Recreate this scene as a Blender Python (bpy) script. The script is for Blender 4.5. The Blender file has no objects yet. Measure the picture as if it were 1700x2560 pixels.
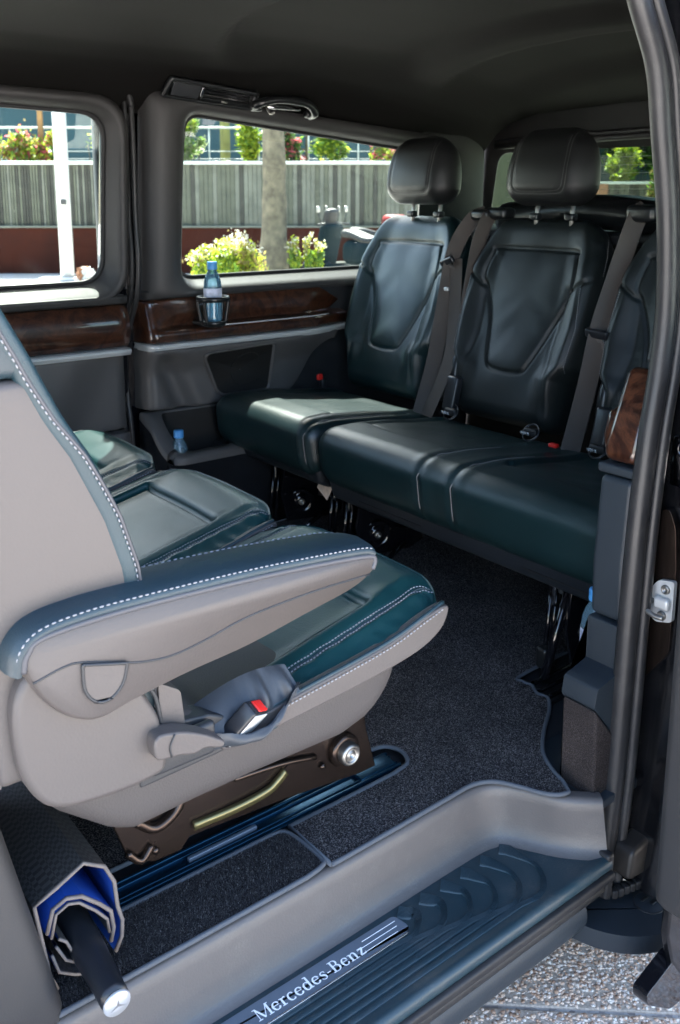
import bpy, bmesh, math, random
import numpy as np
from mathutils import Vector, Matrix
random.seed(7); np.random.seed(7)
PI = math.pi
SC = bpy.context.scene
COL = SC.collection

# ------------------------------------------------------------------ camera, sky, sun, exposure
# axes: X towards the rear of the van, Y across the van away from the camera, Z up, van floor at z = 0
PHI, PITCH = math.radians(37.9), math.radians(11.29)
cam_d = bpy.data.cameras.new('camera'); cam = bpy.data.objects.new('camera', cam_d); COL.objects.link(cam)
_f = Vector((math.sin(PHI)*math.cos(PITCH), math.cos(PHI)*math.cos(PITCH), -math.sin(PITCH)))
_r = Vector((math.cos(PHI), -math.sin(PHI), 0)); _u = _r.cross(_f)
cam.matrix_world = Matrix(((_r.x,_u.x,-_f.x,-1.2387),(_r.y,_u.y,-_f.y,-0.83),(_r.z,_u.z,-_f.z,1.05),(0,0,0,1)))
cam_d.sensor_width = 36; cam_d.lens = 32.41; cam_d.shift_x = 0.0078; cam_d.shift_y = -0.1289
cam_d.clip_start = 0.05; cam_d.clip_end = 400
cam_d.dof.use_dof = True; cam_d.dof.focus_distance = 1.55; cam_d.dof.aperture_fstop = 9.0
SC.camera = cam

SUN_EL, SUN_AZ = math.radians(56), math.atan2(.416, .91)
w = bpy.data.worlds.new('World'); SC.world = w; w.use_nodes = True
nt = w.node_tree; nt.nodes.clear()
sky = nt.nodes.new('ShaderNodeTexSky'); sky.sky_type = 'NISHITA'; sky.sun_disc = False
sky.dust_density = 2.2; sky.ozone_density = .8; sky.sun_elevation = SUN_EL; sky.sun_rotation = SUN_AZ
bg = nt.nodes.new('ShaderNodeBackground'); bg.inputs['Strength'].default_value = 0.088
wo = nt.nodes.new('ShaderNodeOutputWorld')
nt.links.new(sky.outputs[0], bg.inputs[0]); nt.links.new(bg.outputs[0], wo.inputs[0])
sd = bpy.data.lights.new('sun', 'SUN'); sd.energy = 5.0; sd.angle = math.radians(0.5); sd.color = (1, .97, .92)
sun = bpy.data.objects.new('sun', sd); COL.objects.link(sun); sun.location = (4, 9, 14)
sv = Vector((math.sin(SUN_AZ)*math.cos(SUN_EL), math.cos(SUN_AZ)*math.cos(SUN_EL), math.sin(SUN_EL)))
sun.rotation_euler = (-sv).to_track_quat('-Z', 'Y').to_euler()
SC.view_settings.view_transform = 'Standard'; SC.view_settings.look = 'None'
SC.view_settings.gamma = 1; SC.view_settings.exposure = 3.7
SC.render.engine = 'CYCLES'
SC.cycles.max_bounces = 8; SC.cycles.transparent_max_bounces = 12
SC.cycles.use_denoising = True
SC.cycles.sample_clamp_indirect = 6

# ------------------------------------------------------------------ materials
MATS = {}
def newmat(name):
    m = bpy.data.materials.new(name); m.use_nodes = True
    n = m.node_tree.nodes; b = n['Principled BSDF']
    MATS[name] = m
    return m, m.node_tree, b
def N(t, typ, **kw):
    n = t.nodes.new(typ)
    for k, v in kw.items():
        if k in n.inputs: n.inputs[k].default_value = v
        else: setattr(n, k, v)
    return n
def coords(t, scale=1.0, mode='Object'):
    tc = t.nodes.new('ShaderNodeTexCoord')
    if scale == 1.0: return tc.outputs[mode]
    mp = t.nodes.new('ShaderNodeMapping')
    mp.inputs['Scale'].default_value = scale if hasattr(scale, '__len__') else (scale,)*3
    t.links.new(tc.outputs[mode], mp.inputs[0]); return mp.outputs[0]
def geom_pos(t):
    return t.nodes.new('ShaderNodeNewGeometry').outputs['Position']
def ramp(t, src, stops):
    r = t.nodes.new('ShaderNodeValToRGB'); e = r.color_ramp.elements
    while len(e) < len(stops): e.new(.5)
    for el, (p, c) in zip(e, stops):
        el.position = p; el.color = (*c, 1) if len(c) == 3 else c
    t.links.new(src, r.inputs[0]); return r.outputs[0]
def bump(t, b, srcs):
    """srcs: list of (height socket, strength, distance) chained."""
    prev = None
    for h, s, d in srcs:
        bn = N(t, 'ShaderNodeBump', Strength=s, Distance=d)
        t.links.new(h, bn.inputs['Height'])
        if prev: t.links.new(prev, bn.inputs['Normal'])
        prev = bn.outputs[0]
    t.links.new(prev, b.inputs['Normal'])
def plain(name, col, rough=.5, metal=0., spec=.5, grain=0., gscale=900., vary=.0, vscale=6., coat=0.):
    m, t, b = newmat(name)
    b.inputs['Base Color'].default_value = (*col, 1); b.inputs['Roughness'].default_value = rough
    b.inputs['Metallic'].default_value = metal; b.inputs['Specular IOR Level'].default_value = spec
    b.inputs['Coat Weight'].default_value = coat
    p = geom_pos(t)
    if vary:
        n = N(t, 'ShaderNodeTexNoise', Scale=vscale, Detail=6.); t.links.new(p, n.inputs['Vector'])
        c = ramp(t, n.outputs[0], [(.3, [x*(1-vary) for x in col]), (.7, [min(1, x*(1+vary)) for x in col])])
        t.links.new(c, b.inputs['Base Color'])
        mr = N(t, 'ShaderNodeMapRange'); mr.inputs['To Min'].default_value = max(0.02, rough-.08); mr.inputs['To Max'].default_value = min(1, rough+.08)
        t.links.new(n.outputs[0], mr.inputs[0]); t.links.new(mr.outputs[0], b.inputs['Roughness'])
    if grain:
        v = N(t, 'ShaderNodeTexVoronoi', Scale=gscale); v.feature = 'SMOOTH_F1'; t.links.new(p, v.inputs['Vector'])
        n2 = N(t, 'ShaderNodeTexNoise', Scale=gscale*.6, Detail=3.); t.links.new(p, n2.inputs['Vector'])
        bump(t, b, [(v.outputs[0], grain, .0006), (n2.outputs[0], grain*.6, .0005)])
    return m
def leather(name, col, rough=.38, spec=.5, wr=.25, wscale=14.):
    m, t, b = newmat(name)
    p = geom_pos(t)
    b.inputs['Specular IOR Level'].default_value = spec
    big = N(t, 'ShaderNodeTexNoise', Scale=5., Detail=5.); t.links.new(p, big.inputs['Vector'])
    c = ramp(t, big.outputs[0], [(.25, [x*.82 for x in col]), (.75, [x*1.15 for x in col])])
    t.links.new(c, b.inputs['Base Color'])
    mr = N(t, 'ShaderNodeMapRange'); mr.inputs['To Min'].default_value = rough-.07; mr.inputs['To Max'].default_value = rough+.1
    t.links.new(big.outputs[0], mr.inputs[0]); t.links.new(mr.outputs[0], b.inputs['Roughness'])
    v = N(t, 'ShaderNodeTexVoronoi', Scale=620.); v.feature = 'F1'; t.links.new(p, v.inputs['Vector'])
    wn = N(t, 'ShaderNodeTexNoise', Scale=wscale, Detail=2., Distortion=1.2); t.links.new(p, wn.inputs['Vector'])
    wn2 = N(t, 'ShaderNodeTexNoise', Scale=wscale*4.5, Detail=3., Distortion=.8); t.links.new(p, wn2.inputs['Vector'])
    bump(t, b, [(wn.outputs[0], wr, .012), (wn2.outputs[0], wr*.5, .003), (v.outputs[0], .30, .0008)])
    return m
leather('leather_front', (.008, .052, .054), .35, .5, .07, 9.)
leather('leather_edge', (.012, .034, .044), .42, .5, .10, 14.)
leather('leather_armrest', (.017, .034, .044), .42, .5, .06, 14.)
leather('leather_rear', (.0055, .021, .024), .35, .7, .05, 8.)  # same leather as the bench backs, teal sky reflection put into the colour
leather('leather_back', (.0080, .0115, .0120), .42, .42, .05, 8.)
plain('trim_black', (.0055, .0052, .005), .65, grain=.2, gscale=420)
plain('skirt_navy', (.013, .017, .023), .42, grain=.2, gscale=420, vary=.08)
plain('jamb_paint', (.006, .006, .007), .13, spec=.5, vary=.2, vscale=20)
leather('leather_headrest', (.0075, .008, .0085), .42, .45, .05, 10.)
plain('seat_shell', (.071, .0622, .0585), .50, grain=.30, gscale=300, vary=.05)
plain('seat_skirt', (.053, .047, .045), .60, grain=.5, gscale=420, vary=.04)
plain('seat_piping', (.055, .056, .064), .5)
plain('thread', (.26, .26, .27), .7)
plain('thread_dark', (.15, .145, .14), .7)
plain('trim_grey', (.036, .0345, .0345), .52, grain=.22, gscale=420, vary=.05)
plain('trim_lit', (.088, .084, .082), .5, grain=.25, gscale=380, vary=.06)  # trim plastic made paler for the lower far panels, light put into the colour
plain('trim_dark', (.022, .024, .027), .48, grain=.25, gscale=420, vary=.08)
plain('trim_slate', (.018, .025, .032), .5, grain=.25, gscale=420, vary=.06)
plain('riser_lit', (.096, .087, .083), .45, grain=.35, gscale=330, vary=.05)  # same plastic as the tread, outdoor light on the riser put into the colour
plain('tread_blue', (.015, .036, .047), .42, grain=.30, gscale=380, vary=.1)  # same plastic as the riser, darkened: shade under the roof put into the colour
plain('rib_blue', (.015, .037, .049), .5, grain=.45, gscale=700, vary=.05)
plain('rubber', (.024, .0235, .0245), .42, grain=.1, gscale=500, vary=.12, vscale=20)
plain('rubber_black', (.012, .012, .013), .55, grain=.2, gscale=300, vary=.2, vscale=20)
plain('black_gloss', (.006, .006, .008), .10, vary=.0, coat=.6)
plain('black_satin', (.010, .011, .012), .28, grain=.08, gscale=200)
plain('steel_brown', (.052, .037, .030), .24, metal=.8, vary=.12, vscale=9)
plain('steel_ridge', (.20, .18, .085), .35, metal=.7)  # yellow-green tint is a reflection painted into the steel colour
plain('bolt_steel', (.34, .33, .31), .42, metal=1., vary=.1, vscale=60)
plain('chrome', (.82, .82, .83), .08, metal=1.)
plain('satin_chrome', (.62, .63, .62), .30, metal=.25)
plain('plate_metal', (.15, .185, .23), .36, metal=.35, vary=.04, vscale=30)
plain('white_print', (.90, .91, .92), .35)
plain('red_plastic', (.72, .02, .015), .35)
plain('buckle_black', (.018, .019, .022), .28, grain=.05, gscale=300)
plain('pouch', (.030, .036, .044), .5, grain=.2, gscale=400, vary=.2, vscale=24)
plain('rail_blue', (.010, .055, .10), .25, metal=.75, vary=.1, vscale=15)
plain('belt', (.060, .048, .040), .6)
plain('bottle_cap', (.08, .34, .72), .4)
plain('bottle_label', (.62, .66, .80), .5, vary=.25, vscale=60)
plain('umbrella_black', (.012, .014, .018), .3, grain=.05)
plain('emblem', (.80, .80, .80), .25, metal=.6)
plain('shade_edge', (.14, .12, .11), .7, vary=.15, vscale=60)
plain('shade_blue', (.012, .06, .30), .45, vary=.12, vscale=30)
plain('tag_paper', (.62, .52, .44), .8, vary=.2, vscale=80)
# umbrella / sunshade outer cloth with a woven check
m, t, b = newmat('shade_outer')
b.inputs['Roughness'].default_value = .55
ck = N(t, 'ShaderNodeTexChecker', Scale=160.); t.links.new(geom_pos(t), ck.inputs['Vector'])
c = ramp(t, ck.outputs['Fac'], [(0., (.020, .022, .024)), (1., (.050, .052, .052))]); t.links.new(c, b.inputs['Base Color'])
bump(t, b, [(ck.outputs['Fac'], .35, .001)])
# dust and scuffs on the step
for nm, k in (('tread_blue', .10), ('rib_blue', .10), ('riser_lit', .14), ('rubber', .07), ('jamb_paint', .03)):
    t = MATS[nm].node_tree; b = t.nodes['Principled BSDF']
    nd1 = N(t, 'ShaderNodeTexNoise', Scale=14., Detail=8., Roughness=.7); t.links.new(geom_pos(t), nd1.inputs['Vector'])
    nd2 = N(t, 'ShaderNodeTexNoise', Scale=420., Detail=2.); t.links.new(geom_pos(t), nd2.inputs['Vector'])
    mu = N(t, 'ShaderNodeMath', operation='MULTIPLY')
    t.links.new(ramp(t, nd1.outputs[0], [(.48, (0, 0, 0)), (.75, (.8, .8, .8))]), mu.inputs[0]); t.links.new(ramp(t, nd2.outputs[0], [(.40, (.15, .15, .15)), (.75, (1, 1, 1))]), mu.inputs[1])
    mx = N(t, 'ShaderNodeMix', data_type='RGBA'); src = b.inputs['Base Color'].links[0].from_socket
    t.links.new(mu.outputs[0], mx.inputs[0]); t.links.new(src, mx.inputs[6]); mx.inputs[7].default_value = (k*1.05, k, k*.92, 1)
    t.links.new(mx.outputs[2], b.inputs['Base Color'])
# belt weave
t = MATS['belt'].node_tree; b = t.nodes['Principled BSDF']
wv = N(t, 'ShaderNodeTexWave', Scale=500.); t.links.new(geom_pos(t), wv.inputs['Vector']); bump(t, b, [(wv.outputs['Fac'], .25, .0005)])
# headliner cloth
m, t, b = newmat('headliner_cloth')
b.inputs['Roughness'].default_value = .9; b.inputs['Specular IOR Level'].default_value = .15
n = N(t, 'ShaderNodeTexNoise', Scale=700., Detail=2.); t.links.new(geom_pos(t), n.inputs['Vector'])
n2 = N(t, 'ShaderNodeTexNoise', Scale=3., Detail=3.); t.links.new(geom_pos(t), n2.inputs['Vector'])
t.links.new(ramp(t, n2.outputs[0], [(.3, (.0052, .0048, .0044)), (.7, (.0068, .0063, .0058))]), b.inputs['Base Color'])
bump(t, b, [(n.outputs[0], .25, .0006)])
# carpet
def carpet(name, dark, light, scale):
    m, t, b = newmat(name)
    b.inputs['Roughness'].default_value = .95; b.inputs['Specular IOR Level'].default_value = .1
    p = geom_pos(t)
    n = N(t, 'ShaderNodeTexNoise', Scale=scale, Detail=2.); t.links.new(p, n.inputs['Vector'])
    n2 = N(t, 'ShaderNodeTexNoise', Scale=7., Detail=6.); t.links.new(p, n2.inputs['Vector'])
    c1 = ramp(t, n.outputs[0], [(.44, dark), (.60, [.5*(a+c) for a, c in zip(dark, light)]), (.70, light)])
    mx = N(t, 'ShaderNodeMix', data_type='RGBA', blend_type='MULTIPLY'); mx.inputs[0].default_value = .75
    c2 = ramp(t, n2.outputs[0], [(.3, (.55, .55, .58)), (.7, (1.35, 1.3, 1.3))])
    t.links.new(c1, mx.inputs[6]); t.links.new(c2, mx.inputs[7]); t.links.new(mx.outputs[2], b.inputs['Base Color'])
    bump(t, b, [(n.outputs[0], .9, .004)])
    return m
carpet('carpet', (.022, .022, .024), (.24, .22, .21), 420.)
carpet('carpet_side', (.028, .024, .023), (.085, .072, .068), 600.)
carpet('carpet_dark', (.008, .010, .013), (.03, .032, .036), 600.)
m, t, b = newmat('carpet_tuft')
b.inputs['Roughness'].default_value = .9; b.inputs['Specular IOR Level'].default_value = .15
at0 = N(t, 'ShaderNodeAttribute', attribute_name='tone')
t.links.new(ramp(t, at0.outputs['Fac'], [(0., (.018, .018, .021)), (.6, (.048, .046, .048)), (.88, (.085, .08, .078)), (1., (.20, .185, .175))]), b.inputs['Base Color'])
plain('carpet_binding', (.075, .085, .10), .8, grain=.3, gscale=500)
# wood burl
m, t, b = newmat('burl_wood')
p = geom_pos(t)
n = N(t, 'ShaderNodeTexNoise', Scale=9., Detail=9., Roughness=.66, Distortion=2.6); t.links.new(p, n.inputs['Vector'])
n3 = N(t, 'ShaderNodeTexNoise', Scale=90., Detail=4., Distortion=1.); t.links.new(p, n3.inputs['Vector'])
c1 = ramp(t, n.outputs[0], [(.28, (.007, .0026, .0018)), (.43, (.029, .0100, .0057)), (.55, (.076, .028, .0138)), (.70, (.018, .0065, .0038))])
mx = N(t, 'ShaderNodeMix', data_type='RGBA', blend_type='MULTIPLY'); mx.inputs[0].default_value = .5
t.links.new(c1, mx.inputs[6]); t.links.new(ramp(t, n3.outputs[0], [(.3, (.5, .5, .5)), (.7, (1.2, 1.2, 1.2))]), mx.inputs[7])
t.links.new(mx.outputs[2], b.inputs['Base Color'])
b.inputs['Roughness'].default_value = .30; b.inputs['Coat Weight'].default_value = 1.; b.inputs['Coat Roughness'].default_value = .04
# glass
def glassmat(name, tint, refl=.06, rough=.0, dust=0.):
    m, t, b = newmat(name); t.nodes.remove(b)
    o = t.nodes['Material Output']
    tr = N(t, 'ShaderNodeBsdfTransparent'); tr.inputs[0].default_value = (*tint, 1)
    gl = N(t, 'ShaderNodeBsdfGlossy', Roughness=rough)
    lw = N(t, 'ShaderNodeLayerWeight', Blend=.25)
    mr = N(t, 'ShaderNodeMapRange'); mr.inputs['To Min'].default_value = refl*.4; mr.inputs['To Max'].default_value = .7
    t.links.new(lw.outputs['Fresnel'], mr.inputs[0])
    mx = N(t, 'ShaderNodeMixShader'); t.links.new(mr.outputs[0], mx.inputs[0])
    t.links.new(tr.outputs[0], mx.inputs[1]); t.links.new(gl.outputs[0], mx.inputs[2])
    last = mx.outputs[0]
    if dust:
        v = N(t, 'ShaderNodeTexVoronoi', Scale=34.); v.feature = 'F1'; t.links.new(geom_pos(t), v.inputs['Vector'])
        ns = N(t, 'ShaderNodeTexNoise', Scale=4.); t.links.new(geom_pos(t), ns.inputs['Vector'])
        c = ramp(t, v.outputs[0], [(.018, (1, 1, 1)), (.034, (0, 0, 0))])
        mu = N(t, 'ShaderNodeMath', operation='MULTIPLY'); t.links.new(c, mu.inputs[0])
        t.links.new(ramp(t, ns.outputs[0], [(.45, (0, 0, 0)), (.6, (dust,)*3)]), mu.inputs[1])
        df = N(t, 'ShaderNodeBsdfTranslucent'); df.inputs[0].default_value = (.8, .8, .8, 1)
        m2 = N(t, 'ShaderNodeMixShader'); t.links.new(mu.outputs[0], m2.inputs[0])
        t.links.new(last, m2.inputs[1]); t.links.new(df.outputs[0], m2.inputs[2]); last = m2.outputs[0]
    t.links.new(last, o.inputs[0]); return m
glassmat('window_glass', (.84, .89, .86), dust=.4)
glassmat('tailgate_glass', (.46, .52, .46), dust=.3)
m, t, b = newmat('pet_clear')
t.nodes.remove(b); o = t.nodes['Material Output']
g1 = N(t, 'ShaderNodeBsdfTransparent'); g1.inputs[0].default_value = (.62, .86, .95, 1)
g2 = N(t, 'ShaderNodeBsdfGlossy', Roughness=.04)
lw = N(t, 'ShaderNodeLayerWeight', Blend=.45); mx = N(t, 'ShaderNodeMixShader')
t.links.new(lw.outputs['Fresnel'], mx.inputs[0]); t.links.new(g1.outputs[0], mx.inputs[1]); t.links.new(g2.outputs[0], mx.inputs[2])
df = N(t, 'ShaderNodeBsdfDiffuse'); df.inputs[0].default_value = (.35, .62, .80, 1); m2 = N(t, 'ShaderNodeMixShader'); m2.inputs[0].default_value = .22
t.links.new(mx.outputs[0], m2.inputs[1]); t.links.new(df.outputs[0], m2.inputs[2]); t.links.new(m2.outputs[0], o.inputs[0])

# ------------------------------------------------------------------ mesh helpers
def obj(name, V, F, mat, parent=None, smooth=True, loc=None):
    me = bpy.data.meshes.new(name)
    V = np.asarray(V, float)
    me.from_pydata(V.tolist(), [], [tuple(int(i) for i in f) for f in F])
    if smooth: me.shade_smooth()
    if mat: me.materials.append(MATS[mat])
    me.update()
    o = bpy.data.objects.new(name, me); COL.objects.link(o)
    if parent: o.parent = parent
    return o
def empty(name, loc, label, cat, group=None):
    o = bpy.data.objects.new(name, None); COL.objects.link(o)
    o.empty_display_size = .05; o['anchor'] = list(loc)
    tag(o, label, cat, group); return o
def tag(o, label=None, cat=None, group=None, kind=None):
    if label: o['label'] = label
    if cat: o['category'] = cat
    if group: o['group'] = group
    if kind: o['kind'] = kind
    return o
def copy_tree(o, off, parent=None):
    c = o.copy(); COL.objects.link(c)
    if parent is None:
        c.location = Vector(o.location) + Vector(off)
    else: c.parent = parent
    for ch in list(o.children): copy_tree(ch, off, c)
    return c
def _axis(h, r, cell):
    inner = max(h - r, 1e-5)
    n = max(1, int(round(2*inner/cell))); m = max(2, int(round(r*1.3/cell)))
    m = min(m, 8)
    mid = np.linspace(-inner, inner, n+1)
    arc = inner + r*np.tan(PI/4*np.arange(1, m+1)/m)
    return np.concatenate([-arc[::-1], mid, arc])
def rbox(dim, r, cell=.01):
    h = np.array(dim)/2.; r = min(r, h.min()*.999)
    c = cell if hasattr(cell, '__len__') else (cell,)*3
    A = [_axis(h[i], r, c[i]) for i in range(3)]
    n = [len(a) for a in A]; Q = []; F = []; off = 0; K = []
    for ax in range(3):
        u, v = [(1, 2), (2, 0), (0, 1)][ax]
        for s in (0, 1):
            I, J = np.meshgrid(np.arange(n[u]), np.arange(n[v]), indexing='ij')
            idx = np.zeros(I.shape+(3,), int); idx[..., u] = I; idx[..., v] = J; idx[..., ax] = (n[ax]-1)*s
            K.append(idx.reshape(-1, 3))
            a = np.arange(I.size).reshape(I.shape)+off; off += I.size
            q = np.stack([a[:-1, :-1], a[1:, :-1], a[1:, 1:], a[:-1, 1:]], -1).reshape(-1, 4)
            F.append(q if s else q[:, ::-1])
    K = np.concatenate(K); F = np.concatenate(F)
    key = (K[:, 0]*n[1]+K[:, 1])*n[2]+K[:, 2]
    _, first, inv = np.unique(key, return_index=True, return_inverse=True)
    K = K[first]; F = inv[F]
    q = np.stack([A[i][K[:, i]] for i in range(3)], 1)
    cl = np.clip(q, -(h-r), h-r); d = q-cl
    nrm = d/np.linalg.norm(d, axis=1, keepdims=True)
    return cl+nrm*r, nrm, F
def box(name, c, dim, r, mat, parent=None, cell=None, rot=None):
    V, n, F = rbox(dim, r, cell or max(max(dim)/3., .004))
    if rot is not None: V = V @ np.array(rot).T
    return obj(name, V+np.array(c), F, mat, parent)
def rotm(axis, deg):
    return np.array(Matrix.Rotation(math.radians(deg), 3, axis))
def catmull(P, n=8, closed=False):
    P = np.array(P, float); L = len(P); out = []
    for i in range(L if closed else L-1):
        p0 = P[(i-1) % L] if closed or i > 0 else 2*P[0]-P[1]
        p1 = P[i]; p2 = P[(i+1) % L]
        p3 = P[(i+2) % L] if closed or i+2 < L else 2*P[-1]-P[-2]
        for k in range(n):
            s = k/n
            out.append(.5*((2*p1)+(-p0+p2)*s+(2*p0-5*p1+4*p2-p3)*s*s+(-p0+3*p1-3*p2+p3)*s**3))
    if not closed: out.append(P[-1])
    return np.array(out)
def resample(P, step):
    P = np.array(P, float); d = np.r_[0, np.cumsum(np.linalg.norm(np.diff(P, axis=0), axis=1))]
    n = max(2, int(d[-1]/step)+1); s = np.linspace(0, d[-1], n)
    return np.stack([np.interp(s, d, P[:, i]) for i in range(P.shape[1])], 1)
def frames(P, up=(0, 0, 1)):
    P = np.array(P, float); T = np.gradient(P, axis=0); T /= np.linalg.norm(T, axis=1, keepdims=True)+1e-12
    u = np.array(up, float); out = []
    for tt in T:
        u = u-tt*(u@tt); l = np.linalg.norm(u)
        if l < 1e-6: u = np.array([1., 0, 0]); u = u-tt*(u@tt); l = np.linalg.norm(u)
        u = u/l; out.append((np.cross(tt, u), u))
    return out
def sweep(P, prof, up=(0, 0, 1), closed_prof=True, caps=True, scale=None):
    """prof: list of (a,b): a along side, b along up."""
    fr = frames(P, up); prof = np.array(prof, float); k = len(prof); V = []
    for i, (p, (s, u)) in enumerate(zip(P, fr)):
        sc = 1 if scale is None else scale[i]
        for a, b in prof*sc: V.append(np.array(p)+s*a+u*b)
    F = []; n = len(P)
    for i in range(n-1):
        for j in range(k if closed_prof else k-1):
            F.append((i*k+j, i*k+(j+1) % k, (i+1)*k+(j+1) % k, (i+1)*k+j))
    if caps and closed_prof:
        F.append(tuple(range(k))[::-1]); F.append(tuple((n-1)*k+j for j in range(k)))
    return V, F
def circ(r, n=10, ry=None):
    return [(r*math.cos(2*PI*i/n), (ry or r)*math.sin(2*PI*i/n)) for i in range(n)]
def tube(name, P, r, mat, parent=None, n=10, scale=None, up=(0, 0, 1)):
    V, F = sweep(P, circ(r, n), up, scale=scale); return obj(name, V, F, mat, parent)
def ribbon(name, P, width, thick, mat, parent=None, up=(0, 0, 1)):
    a, b = width/2, thick/2
    V, F = sweep(P, [(-a, -b), (a, -b), (a, b), (-a, b)], up); return obj(name, V, F, mat, parent, smooth=False)
def lathe(name, prof, c, mat, parent=None, n=24, axis=(0, 0, 1), cap=True):
    """prof: (radius, height) pairs along axis."""
    ax = Vector(axis).normalized(); q = Vector((0, 0, 1)).rotation_difference(ax).to_matrix()
    V = []; k = len(prof)
    for r, h in prof:
        for i in range(n):
            a = 2*PI*i/n; V.append(np.array(c)+np.array(q @ Vector((r*math.cos(a), r*math.sin(a), h))))
    F = [(i*n+j, i*n+(j+1) % n, (i+1)*n+(j+1) % n, (i+1)*n+j) for i in range(k-1) for j in range(n)]
    if cap: F += [tuple(range(n))[::-1], tuple((k-1)*n+j for j in range(n))]
    o = obj(name, V, F, mat, parent)
    return o
def prism(name, poly, plane, a0, a1, mat, parent=None, bevel=.004, seg=3, smooth=True):
    """poly: 2-D outline in 'xz','xy' or 'yz'; extruded from a0 to a1 on the remaining axis."""
    ax = {'xz': (0, 2, 1), 'xy': (0, 1, 2), 'yz': (1, 2, 0)}[plane]
    bm = bmesh.new(); vs = []
    for p in poly:
        v = [0, 0, 0]; v[ax[0]] = p[0]; v[ax[1]] = p[1]; v[ax[2]] = a0; vs.append(bm.verts.new(v))
    f = bm.faces.new(vs)
    ex = bmesh.ops.extrude_face_region(bm, geom=[f])
    d = [0, 0, 0]; d[ax[2]] = a1-a0
    bmesh.ops.translate(bm, verts=[g for g in ex['geom'] if isinstance(g, bmesh.types.BMVert)], vec=d)
    bmesh.ops.recalc_face_normals(bm, faces=bm.faces)
    me = bpy.data.meshes.new(name); bm.to_mesh(me); bm.free()
    if smooth: me.shade_smooth()
    me.materials.append(MATS[mat])
    o = bpy.data.objects.new(name, me); COL.objects.link(o)
    if parent: o.parent = parent
    if bevel:
        md = o.modifiers.new('bevel', 'BEVEL'); md.width = bevel; md.segments = seg; md.limit_method = 'ANGLE'
        md.angle_limit = math.radians(40); md.harden_normals = True
    return o
def grid(Pt):
    """Pt: array (n,m,3) -> V,F"""
    n, m = Pt.shape[:2]; a = np.arange(n*m).reshape(n, m)
    F = np.stack([a[:-1, :-1], a[1:, :-1], a[1:, 1:], a[:-1, 1:]], -1).reshape(-1, 4)
    return Pt.reshape(-1, 3), F
def ringloft(loops, closed=True):
    """loops: list of (n,3) arrays joined in sequence."""
    n = len(loops[0]); V = np.concatenate(loops); F = []
    for i in range(len(loops)-1):
        for j in range(n if closed else n-1):
            F.append((i*n+j, i*n+(j+1) % n, (i+1)*n+(j+1) % n, (i+1)*n+j))
    return V, F
def roundpoly(P, R, seg=6):
    """round the corners of a 2-D polygon; returns len(P)*(seg+1) points."""
    P = np.array(P, float); n = len(P); R = R if hasattr(R, '__len__') else [R]*n; out = []
    for i in range(n):
        a, b, c = P[i-1], P[i], P[(i+1) % n]
        d1 = (a-b)/np.linalg.norm(a-b); d2 = (c-b)/np.linalg.norm(c-b)
        s, e = b+d1*R[i], b+d2*R[i]
        for k in range(seg+1):
            t = k/seg; out.append((1-t)**2*s+2*t*(1-t)*b+t*t*e)
    return np.array(out)
def stitches(name, P, mat, parent, step=.006, ln=.0042, r=.0009):
    """short thread beads along a polyline, one mesh."""
    Q = resample(P, step); V = []; F = []; T = np.gradient(Q, axis=0)
    for p, t in zip(Q[1:-1], T[1:-1]):
        t = t/np.linalg.norm(t); s = np.cross(t, (0.3, .5, .81)); s /= np.linalg.norm(s); u = np.cross(t, s); o = len(V)
        for k, (h, rr) in enumerate(((-ln/2, .35*r), (-ln*.28, r), (ln*.28, r), (ln/2, .35*r))):
            for j in range(5):
                a = 2*PI*j/5; V.append(p+t*h+(s*math.cos(a)+u*math.sin(a))*rr)
        for k in range(3):
            for j in range(5): F.append((o+k*5+j, o+k*5+(j+1) % 5, o+k*5+5+(j+1) % 5, o+k*5+5+j))
        F.append(tuple(o+j for j in range(5))[::-1]); F.append(tuple(o+15+j for j in range(5)))
    o = obj(name, V, F, mat, parent); o['kind'] = 'stuff'; return o
def sst(a, b, x):
    t = np.clip((x-a)/(b-a), 0, 1); return t*t*(3-2*t)
def segdist(P, A):
    """distance of points P (n,2) to polyline A (m,2)"""
    d = np.full(len(P), 1e9); A = np.array(A, float)
    for a, b in zip(A[:-1], A[1:]):
        ab = b-a; t = np.clip(((P-a)@ab)/(ab@ab+1e-12), 0, 1)
        d = np.minimum(d, np.linalg.norm(P-(a+t[:, None]*ab), axis=1))
    return d
def inside(P, A):
    A = np.array(A, float); c = np.zeros(len(P), bool); j = len(A)-1
    for i in range(len(A)):
        yi, yj = A[i, 1], A[j, 1]
        k = ((yi > P[:, 1]) != (yj > P[:, 1])) & (P[:, 0] < (A[j, 0]-A[i, 0])*(P[:, 1]-yi)/(yj-yi+1e-12)+A[i, 0])
        c ^= k; j = i
    return c
def fold(x, y, seedv, amp, fx, fy):
    rs = np.random.RandomState(seedv); z = 0*x
    for k in range(5):
        a, b, ph = rs.uniform(.6, 1.6)*fx, rs.uniform(.6, 1.6)*fy, rs.uniform(0, 6.28)
        z = z+np.sin(a*x+b*y+ph+1.3*np.sin(.5*b*x-.4*a*y))/(1+k*.6)
    return amp*z
# ------------------------------------------------------------------ the van: shell, trim, glass
van = empty('van', (0, .85, -.3), 'black passenger van seen through its open sliding door, dark headliner and burl wood trim', 'van')

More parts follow.
